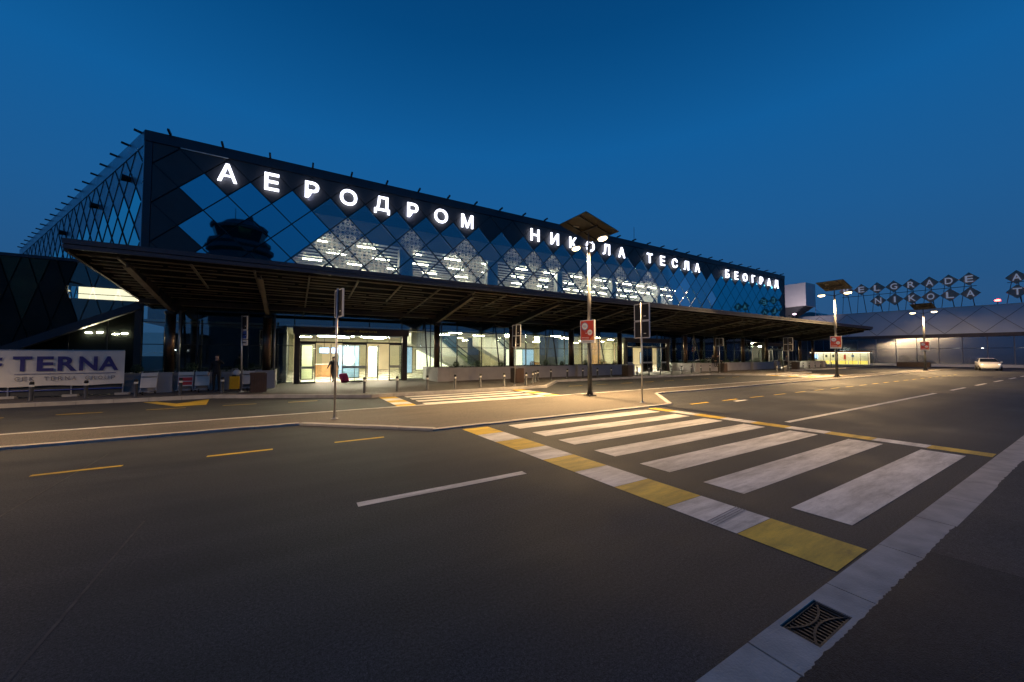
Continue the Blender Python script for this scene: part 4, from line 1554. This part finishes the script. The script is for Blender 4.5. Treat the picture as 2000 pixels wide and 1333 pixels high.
def standing(top, legs, arm_r, arm_l, stride=0.0, h=1.76):
    k = h / 1.76
    J = {"pelvis": (0, 0, .96, .135, .78), "waist": (0, 0, 1.10, .128, .75), "chest": (0, .01, 1.30, .150, .75), "neckb": (0, .0, 1.47, .070), "neck": (0, .012, 1.53, .052),
         "head": (0, .03, 1.62, .084, 1.12), "crown": (0, .015, 1.71, .070, 1.15)}
    B = [("pelvis", "waist", top), ("waist", "chest", top), ("chest", "neckb", top), ("neckb", "neck", "skin"), ("neck", "head", "skin"), ("head", "crown", "skin")]
    for s_, st in ((1, stride), (-1, -stride)):
        n = "r" if s_ > 0 else "l"
        J["hip" + n] = (s_ * .095, 0, .90, .098)
        J["knee" + n] = (s_ * .10, st * .55 + .02, .50, .062)
        J["ank" + n] = (s_ * .10, st - (.05 if st < 0 else 0), .09 + (.05 if st < 0 else 0), .042)
        J["toe" + n] = (s_ * .115, st + .15, .035, .036)
        B += [("pelvis", "hip" + n, legs), ("hip" + n, "knee" + n, legs), ("knee" + n, "ank" + n, legs), ("ank" + n, "toe" + n, "rubber")]
        el, wr = (arm_r if s_ > 0 else arm_l)
        J["sh" + n] = (s_ * .18, 0, 1.42, .066)
        J["el" + n] = (*el, .046)
        J["wr" + n] = (*wr, .030)
        B += [("chest", "sh" + n, top), ("sh" + n, "el" + n, top), ("el" + n, "wr" + n, top)]
        d = Vector(wr) - Vector(el)
        fingers(J, B, "wr" + n, d, (0, 1, 0) if abs(d.z) > .1 else (0, 0, 1), n)
    return {a: (v[0] * k, v[1] * k, v[2] * k, *v[3:]) for a, v in J.items()}, B


J_, B_ = standing("cloth_black", "cloth_black", ((.24, -.02, 1.14), (.27, .08, .90)), ((-.30, .14, 1.30), (-.13, .24, 1.52)))
person("man in black sweatshirt and trousers, hand raised to his face, beside a yellow suitcase", (-3.10, 22.55, .13), R(172), J_, B_)
J_, B_ = standing("cloth_dark", "cloth_black", ((.26, -.06, 1.16), (.26, -.22, .98)), ((-.27, .02, 1.16), (-.33, .16, .94)), .24, 1.66)
person("woman in dark clothes walking through the open departures doors", (2.25, 25.75, .13), R(18), J_, B_)
J_, B_ = standing("cloth_grey", "cloth_black", ((.25, .02, 1.14), (.20, .20, 1.02)), ((-.25, .02, 1.14), (-.24, .06, .90)), .05, 1.75)
person("person in dark grey standing by the far doorway", (53.9, 22.4, .13), R(160), J_, B_)


def seated(top, legs):
    J = {"pelvis": (0, 0, .12, .135, .8), "waist": (0, -.01, .28, .13, .78), "chest": (0, .03, .46, .148, .78), "neckb": (0, .06, .61, .07), "neck": (0, .075, .66, .052), "head": (0, .10, .75, .084, 1.1), "crown": (0, .09, .84, .07, 1.1)}
    B = [("pelvis", "waist", top), ("waist", "chest", top), ("chest", "neckb", top), ("neckb", "neck", "skin"), ("neck", "head", "skin"), ("head", "crown", "skin")]
    for s_ in (1, -1):
        n = "r" if s_ > 0 else "l"
        J["hip" + n] = (s_ * .10, .05, .09, .10)
        J["knee" + n] = (s_ * .13, .46, .08, .066)
        J["ank" + n] = (s_ * .12, .42, -.36, .042)
        J["toe" + n] = (s_ * .13, .58, -.42, .036)
        J["sh" + n] = (s_ * .18, .04, .56, .064)
        J["el" + n] = (s_ * .23, .16, .30, .046)
        J["wr" + n] = (s_ * .10, .36, .24, .030)
        B += [("pelvis", "hip" + n, legs), ("hip" + n, "knee" + n, legs), ("knee" + n, "ank" + n, legs), ("ank" + n, "toe" + n, "rubber"),
              ("chest", "sh" + n, top), ("sh" + n, "el" + n, top), ("el" + n, "wr" + n, top)]
        fingers(J, B, "wr" + n, (-s_ * .3, 1, -.1), (0, 0, 1), n)
    return J, B


for k, (uu, lab, tp) in enumerate(((39.3, "person in black sitting on the planter edge, left of two", "cloth_black"), (40.15, "person in dark blue sitting on the planter edge, right of two", "cloth_dark"))):
    J_, B_ = seated(tp, "cloth_black")
    person(lab, (uu, 23.33, 1.02), R(180 + (20 if k else -14)), J_, B_)


def suitcase(u, v, z, w, d, h, mat, lab, tilt=0.0, rz=0.0):
    t = thing("suitcase", lab, "suitcase", (u, v, z))
    m = MB()
    prof = []
    r = .05
    for cx, cy, a0 in ((w / 2 - r, d / 2 - r, 0), (-w / 2 + r, d / 2 - r, 90), (-w / 2 + r, -d / 2 + r, 180), (w / 2 - r, -d / 2 + r, 270)):
        for k in range(4):
            a = R(a0 + 30 * k)
            prof.append((cx + r * math.cos(a), cy + r * math.sin(a)))
    m.prism(prof, .06, .06 + h)
    kids = [(m, "shell", mat)]
    for k in range(4):
        x = -w / 2 + w * (k + .8) / 4.6
        kids.append((MB().box(x - .012, x + .012, -d / 2 - .008, d / 2 + .008, .10, h), "rib", mat))
    hb = MB()
    for x in (-w * .28, w * .28):
        hb.tube((x, d * .3, h + .06), (x, d * .3, h + .42), .01, .01, 6)
    hb.tube((-w * .28, d * .3, h + .42), (w * .28, d * .3, h + .42), .014, .014, 6)
    kids.append((hb, "handle", "galvanised"))
    for x in (-w * .38, w * .38):
        for y in (-d * .3, d * .3):
            kids.append((MB().tube((x - .015, y, .03), (x + .015, y, .03), .03, .03, 10), "wheel", "rubber"))
    for mb, nm, mt in kids:
        mb.obj(nm, mt, t)
    for c in t.children:
        c.matrix_parent_inverse = Matrix.Identity(4)
    t.rotation_euler = (tilt, 0, rz)
    return t


suitcase(-2.42, 22.75, .13, .42, .26, .62, "case_yellow", "yellow hard suitcase standing beside the man in black", 0, R(4))
suitcase(2.92, 25.2, .15, .46, .26, .52, "case_pink", "pink suitcase tipped over by the departures doors", R(-28), R(35))
bagt = thing("shopping_bag", "white plastic bag resting on top of the yellow suitcase", "bag", (-2.36, 22.72, .82))
mb_ = MB()
rg = random.Random(4)
mb_.ball((-2.34, 22.72, .98), .17, .11, .15, 12, 8)
mb_.v = [(x + rg.uniform(-.015, .015), y + rg.uniform(-.012, .012), z + rg.uniform(-.015, .015)) for x, y, z in mb_.v]
mb_.obj("sack", "bag_white", bagt, True)
for sg in (-.06, .06):
    MB().tube((-2.34 + sg, 22.72, 1.10), (-2.34 + sg * .3, 22.72, 1.21), .012, .008, 6).obj("loop", "bag_white", bagt)
MB().box(-2.52, -2.36, 22.66, 22.80, .815, .86).obj("fold", "cloth_black", bagt)

# ================================================================== WHITE HATCHBACK
def car(at, rz):
    t = thing("parked_car", "small white hatchback on the road at the right edge", "car", at)
    # stations along the length (x forward): z floor, z waist, half width, z top, half width at top
    ST = [(1.82, .34, .58, .60, .60, .55), (1.74, .24, .70, .74, .74, .66), (1.45, .19, .84, .83, .88, .72), (1.0, .18, .93, .86, .97, .74), (.62, .18, .97, .87, 1.02, .72),
          (.05, .18, .98, .87, 1.45, .60), (-.45, .18, .99, .87, 1.50, .60), (-1.0, .18, 1.0, .87, 1.48, .59), (-1.45, .20, 1.0, .85, 1.36, .56), (-1.72, .28, .98, .80, 1.02, .68), (-1.80, .40, .80, .70, .84, .60)]
    m = MB()
    rings = []
    for x, zf, zw, hw, zt, ht in ST:
        rings.append([(x, -hw * .86, zf), (x, -hw, (zf + zw) / 2 + .02), (x, -hw * .985, zw), (x, -ht, zt - .03), (x, -ht * .8, zt), (x, ht * .8, zt), (x, ht, zt - .03), (x, hw * .985, zw), (x, hw, (zf + zw) / 2 + .02), (x, hw * .86, zf)])
    n = 10
    P = [p for r_ in rings for p in r_]
    F_ = []
    for k in range(len(rings) - 1):
        for i in range(n):
            F_.append((k * n + i, k * n + (i + 1) % n, (k + 1) * n + (i + 1) % n, (k + 1) * n + i))
    F_ += [tuple(range(n))[::-1], tuple(range((len(rings) - 1) * n, len(rings) * n))]
    m.add(P, F_)
    kids = []
    kids.append((m, "body", "car_white", True))
    kids.append((MB().add([(.645, -.70, 1.03), (.645, .70, 1.03), (.09, .575, 1.435), (.09, -.575, 1.435)], [(0, 1, 2, 3)]), "windscreen", "car_glass", False))
    for s_ in (-1, 1):
        kids.append((MB().add([(.50, s_ * .835, 1.0), (-.42, s_ * .86, 1.02), (-.42, s_ * .642, 1.42), (.08, s_ * .655, 1.40)], [(0, 1, 2, 3)]), "side_window", "car_glass", False))
        kids.append((MB().add([(-.50, s_ * .86, 1.02), (-1.30, s_ * .845, 1.04), (-1.30, s_ * .63, 1.36), (-.50, s_ * .642, 1.42)], [(0, 1, 2, 3)]), "side_window", "car_glass", False))
        kids.append((MB().ball((1.60, s_ * .60, .70), .16, .15, .085, 12, 8), "headlight", "head_lamp", True))
        kids.append((MB().ball((.42, s_ * .97, 1.02), .07, .09, .06, 10, 6), "mirror", "car_white", True))
        kids.append((MB().ball((-1.74, s_ * .68, .86), .07, .10, .12, 10, 6), "tail_light", "cart_red", True))
        kids.append((MB().bar((-.45, s_ * .878, .30), (-.45, s_ * .868, .98), .006, .012), "door_gap", "car_black", False))
        for x in (1.17, -1.17):
            kids.append((MB().tube((x, s_ * .70, .30), (x, s_ * .885, .30), .30, .30, 24), "wheel", "rubber", False))
            kids.append((MB().tube((x, s_ * .86, .30), (x, s_ * .892, .30), .20, .19, 20), "rim", "rim", False))
    kids.append((MB().box(1.765, 1.80, -.46, .46, .40, .54), "grille", "car_black", False))
    kids.append((MB().box(1.80, 1.812, -.25, .25, .42, .52), "number_plate", "poster_white", False))
    kids.append((MB().box(1.70, 1.79, -.62, .62, .27, .35), "bumper_trim", "car_black", False))
    wheel = None
    for mb, nm, mt, sm in kids:
        o = mb.obj(nm, mt, wheel if nm == "rim" else t, sm)
        o.matrix_parent_inverse = Matrix.Identity(4)
        if nm == "wheel":
            wheel = o
    t.rotation_euler = (0, 0, rz)
    return t


car((73.2, 9.0, 0), R(180 + 14))


# ================================================================== PALE BUILDING ACROSS THE ROAD'S END
TF, NF = Vector((-.157, .988)).normalized(), Vector((-.988, -.157)).normalized()
farw = lambda a, z, d: (90 + TF.x * a + NF.x * d, 16 + TF.y * a + NF.y * d, z)
fb = thing("pale_building", "long pale low building with faint diamond lines closing the road at right", "building", (90, 16, 0))
A0, A1 = -34, 24


def fplate(a0, a1, z0, z1, d0, d1, nm, mat, par=fb):
    return MB().plate(farw, [(a1, z0), (a0, z0), (a0, z1), (a1, z1)], d0, d1).obj(nm, mat, par)


fplate(A0, A1, 5.25, 9.36, -.3, .0, "upper_wall", "far_panel")
fplate(A0, A1, 9.36, 9.5, -.4, .06, "parapet", "concrete_white")
fplate(A0, A1, 4.7, 5.25, -.35, .08, "band", "far_band")
fplate(A0, A1, 0, .45, -.3, .35, "plinth", "concrete_white")
fplate(A0, A1, .45, 4.7, -.6, -.5, "lining", "inner_dark")
MB().add([farw(a, z, d) for d in (-.62, -18) for a, z in ((A0, 0), (A1, 0), (A1, 9.4), (A0, 9.4))],
         [(0, 1, 2, 3), (7, 6, 5, 4), (0, 4, 5, 1), (1, 5, 6, 2), (2, 6, 7, 3), (3, 7, 4, 0)]).obj("main_block", "far_panel", fb)
a = A0
while a < A1 - .1:
    fplate(a + .05, a + 2.37, .47, 2.9, -.05, .0, "pane", "glass_far")
    fplate(a + .05, a + 2.37, 2.96, 4.66, -.05, .0, "pane", "glass_far")
    fplate(a - .05, a + .04, .46, 4.69, -.1, .05, "post", "far_line")
    a += 2.42
for sg in (1, -1):
    a = A0 + 2
    while a < A1 - 5:
        p, q = farw(a, 5.3, .03), farw(a + sg * 3.9, 9.3, .03)
        if A0 < a + sg * 3.9 < A1:
            MB().bar(p, q, .05, .09, (1, 0, 0)).obj("diamond_line", "far_line", fb)
        a += 3.9
for a, z in ((-4.5, 3.0), (-8, 2.6), (-2, 3.1), (2, 2.7), (-11, 4.2)):
    o = farw(a, z, -.45)
    MB().ball(o, .16, .16, .05, 8, 5).obj("inner_lamp", "downlight", fb)

rs = thing("roof_sign", "two rows of pale letters on brown diamond boards above the pale building", "sign", (89, 16, 9.5))
TH = math.atan2(-TF.y, -TF.x)
dm = MB().plate(lambda a, z, d: (a, -d, z), [(-1.04, 0), (0, -1.04), (1.04, 0), (0, 1.04)], 0, .08).mesh("diamond_board", "diamond_board")
lets = {}
for txt, a0, z in (("BELGRADE", 10.76, 13.68), (" NIKOLA", 8.66, 11.42), ("AI", -7.84, 13.25), ("TE", -7.84, 11.15)):
    for k, ch in enumerate(txt):
        if ch == " ":
            continue
        a = a0 - 2.035 * k
        b = place(dm, "diamond_board", rs, farw(a, z, .5), (0, 0, TH))
        if ch not in lets:
            me = text_mesh(ch, {"I": .22}.get(ch, .82), 1.0, .03, .01, "letter")
            me.materials.append(M["roof_letter"])
            lets[ch] = me
        place(lets[ch], "letter", b, farw(a, z, .64), (0, 0, TH))
        MB().bar(farw(a - .45, 9.3, -.6), farw(a - .1, z, .45), .07, .07).obj("support", "steel_dark", rs)
        if z > 12.5:
            MB().bar(farw(a + .9, 9.3, -1.4), farw(a + .4, z - .3, .45), .06, .06).obj("support", "steel_dark", rs)
for a0, a1 in ((-4.2, 11.4), (-14, -7.0)):
    MB().bar(farw(a0, 12.55, .42), farw(a1, 12.55, .42), .08, .08).obj("rail", "steel_dark", rs)

rb = thing("warning_beacon", "red warning light glowing on the pale building's roof", "beacon", farw(-6.1, 9.5, -.3))
MB().tube(farw(-6.1, 9.4, -.3), farw(-6.1, 10.0, -.3), .05, .05, 8).obj("stalk", "steel_dark", rb)
MB().ball(farw(-6.1, 10.12, -.3), .30, .30, .16, 12, 8).obj("lens", "red_beacon", rb, True)

# lit glass kiosk at the foot of the pale building
ki = thing("lit_kiosk", "brightly lit glass kiosk glowing yellow and white under the canopy's far tip", "kiosk", farw(11.5, 0, 2))
fplate(7.9, 15.9, .05, .2, .8, 3.0, "floor", "inner_floor", ki)
fplate(7.8, 16.0, 2.35, 2.62, .7, 3.1, "roof", "orange_board", ki)
fplate(7.9, 15.9, 2.28, 2.345, .9, 2.9, "light_ceiling", "kiosk_light", ki)
fplate(7.9, 15.9, .2, 2.28, .8, .9, "back_wall", "white_paint", ki)
for k in range(6):
    fplate(8.1 + 1.3 * k, 9.2 + 1.3 * k, .25, .85, 1.9, 2.1, "counter", "kiosk_yellow_glow", ki)  # counter fronts glow, the kiosk's yellow light is put into their colour
for k in range(9):
    a = 7.9 + k * 1.0
    fplate(a - .03, a + .03, .2, 2.28, 2.94, 3.0, "post", "mullion", ki)
    if k < 8:
        fplate(a + .05, a + .95, .2, 2.27, 2.96, 2.98, "pane", "glass_clear", ki)
for k, (a, z, w, h, mt) in enumerate(((8.4, 1.6, .5, .5, "poster_white"), (9.9, 1.7, .35, .4, "poster_blue"), (11.0, 1.5, .3, .8, "poster_red"), (12.6, 1.7, .3, .5, "inner_dark"), (13.6, 1.7, .3, .45, "inner_dark"))):
    fplate(a, a + w, z - h / 2, z + h / 2, 1.5, 1.54, "wall_poster", mt, ki)
fplate(14.9, 15.8, 1.2, 2.0, 2.0, 2.05, "violet_sign", "screen", ki)

# dark planter with two round bushes before the pale building
dp = thing("bush_planter", "dark trough with two round bushes in front of the pale building", "planter", (83.2, 17.0, 0))
MB().box(82.9, 83.6, 15.6, 19.2, 0, .75).obj("trough", "bin_brown", dp)
big = shrub_mesh(21, .75, "leaf", 900)
for v in (16.6, 18.4):
    place(big, "bush", dp, (83.25, v, .55))

# ================================================================== FARTHER STRUCTURES
wb_ = thing("white_box_tower", "pale box-like upper storey standing beyond the terminal's far corner", "building", (81, 36, 0))
MB().box(80, 84, 29.9, 44, 10.85, 15.1).obj("box", "concrete_white", wb_)
MB().add([(80.1, 30.2, 10.84), (83.9, 30.2, 10.84), (83.9, 43.8, 10.84), (80.1, 43.8, 10.84), (80.8, 33.6, 8.2), (83.2, 33.6, 8.2), (83.2, 43.0, 8.2), (80.8, 43.0, 8.2)],
         [(0, 1, 2, 3), (7, 6, 5, 4), (0, 4, 5, 1), (1, 5, 6, 2), (2, 6, 7, 3), (3, 7, 4, 0)]).obj("soffit", "inner_dark", wb_)
MB().box(80.9, 83.1, 34, 42, 0, 8.19).obj("shaft", "cladding", wb_)
for k in range(5):
    MB().bar((79.9, 31.0 + .8 * k, 10.2 - .45 * k), (84.1, 31.0 + .8 * k, 10.2 - .45 * k), .08, .10).obj("soffit_rib", "steel_dark", wb_)
te = thing("teal_hangar", "teal arched shell rising behind the pale building", "building", (120, 44, 0))
arch = [(2.5 * math.cos(R(a)), 2.1 * math.sin(R(a))) for a in range(0, 181, 15)]
n = len(arch)
MB().add([(120, 44.2 + x, 11.4 + z) for x, z in arch] + [(128, 44.2 + x, 11.4 + z) for x, z in arch],
         [(i, i + 1, n + i + 1, n + i) for i in range(n - 1)] + [tuple(range(n)), tuple(range(n, 2 * n))[::-1]]).obj("shell", "teal_shell", te)
MB().box(120, 128, 41.7, 46.7, 0, 11.39).obj("base_block", "teal_shell", te)
ms_ = thing("lattice_mast", "thin white guyed mast above the pale building's left end", "mast", (101, 36.0, 9.4))
MB().tube((101, 36, 9), (101, 36, 13.6), .08, .05, 6).obj("pole", "concrete_white", ms_)
MB().tube((101, 36, 12.2), (101, 33.6, 9.3), .05, .05, 6).obj("guy", "concrete_white", ms_)
pt_ = thing("pink_light", "pink glowing tube light beside the pale box-like storey", "light", (100, 39, 11))
MB().tube((100, 39, 11.0), (100, 39, 13.0), .20, .20, 8).obj("tube", "pink_tube", pt_)
MB().tube((100, 39, 9.0), (100, 39, 10.99), .12, .12, 8).obj("stand", "concrete_white", pt_)
fl_ = thing("flood_light", "small pinkish floodlight shining up at the pale box-like storey", "light", (74.5, 29.5, 8.6))
MB().tube((74.5, 29.5, 0), (74.5, 29.5, 8.8), .08, .06, 8).obj("pole", "pole_grey", fl_)
MB().ball((74.6, 29.6, 8.95), .28, .28, .16, 12, 8).obj("lens", "pink_tube", fl_, True)
L = bpy.data.lights.new("flood", "SPOT")
L.energy = 900
L.color = (1.0, .80, .82)
L.spot_size = R(100)
L.spot_blend = .5
L.shadow_soft_size = .2
lo = bpy.data.objects.new("flood", L)
COL.objects.link(lo)
lo.location = (74.9, 30.0, 9.15)
lo.rotation_euler = (Vector((82, 34, 13)) - Vector((74.9, 30.0, 9.15))).to_track_quat("-Z", "Y").to_euler()
lo.parent = fl_
lo.matrix_parent_inverse = wm(fl_).inverted()

# ================================================================== BEHIND THE CAMERA, SEEN IN THE GLASS
ct = thing("control_tower", "dark stepped control tower mirrored in the diamond glazing", "tower", (-9.6, -41, 0))
MB().lathe((-9.6, -41, 0), [(5.0, 0), (4.9, 20.2), (5.6, 21.2), (5.6, 22.3), (5.0, 22.6)], 12).obj("shaft", "tower_body", ct)
MB().lathe((-9.6, -41, 0), [(5.2, 22.61), (5.9, 23.1), (5.9, 23.9), (4.9, 24.2)], 12).obj("gallery", "tower_body", ct)
MB().lathe((-9.6, -41, 0), [(5.0, 24.21), (5.4, 24.7), (5.3, 25.4), (4.0, 25.6)], 12).obj("gallery", "tower_body", ct)
MB().lathe((-9.6, -41, 0), [(3.9, 25.61), (4.6, 28.0)], 12).obj("cab_glass", "tower_glass", ct)
MB().lathe((-9.6, -41, 0), [(4.9, 28.01), (5.0, 28.6), (4.0, 29.1), (3.0, 30.0), (2.2, 30.1)], 12).obj("cab_roof", "tower_body", ct)
MB().tube((-11, -41, 30), (-11, -41, 33), .08, .05, 6).obj("aerial", "tower_body", ct)
MB().ball((-8.2, -41, 30.7), .9, .9, .9, 12, 8).obj("radome", "tower_body", ct)
bb = thing("low_block", "low dark block at the tower's foot mirrored in the ground-floor glass", "building", (-24, -43, 0))
MB().box(-44, -15.2, -48, -38, 0, 5.4).obj("walls", "tower_body", bb)
MB().box(-44.6, -14.8, -48.6, -37.4, 5.41, 5.9).obj("roof", "roof_dark", bb)
for k in range(9):
    MB().box(-42.5 + 3 * k, -40.7 + 3 * k, -38.0, -37.96, 1.2, 3.6).obj("window", "tower_glass", bb)
pv_ = thing("pavilion", "small pavilion with a hipped roof mirrored beside the departures doorway", "building", (-1.6, -39, 0))
MB().box(-4.2, 1.0, -42, -36.8, 0, 6.3).obj("walls", "tower_body", pv_)
MB().add([(-5.2, -43, 6.32), (2.0, -43, 6.32), (2.0, -35.8, 6.32), (-5.2, -35.8, 6.32), (-1.6, -39.4, 8.2)], [(3, 2, 1, 0), (0, 1, 4), (1, 2, 4), (2, 3, 4), (3, 0, 4)]).obj("roof", "roof_dark", pv_)
cl = [(-30, -30, 3.2), (-22, -62, 4.6), (-18, -33, 2.6), (-13, -66, 5.0), (2.5, -58, 5.2), (4.5, -46, 3.4), (7, -62, 4.9), (12, -50, 4.2), (20, -64, 5.0), (34, -58, 4.8)]
for k, (x, y, z) in enumerate(cl):
    t = thing("car_park_lamp", "%s small white lamp from the left mirrored in the ground-floor glass" % ORD[k], "street lamp", (x, y, 0), "car park lamps mirrored in the glass")
    MB().tube((x, y, 0), (x, y, z), .05, .035, 8).obj("pole", "pole_grey", t)
    MB().ball((x, y, z + .04), .2, .13, .07, 10, 6).obj("lens", "car_park_lens", t, True)
#CUT7
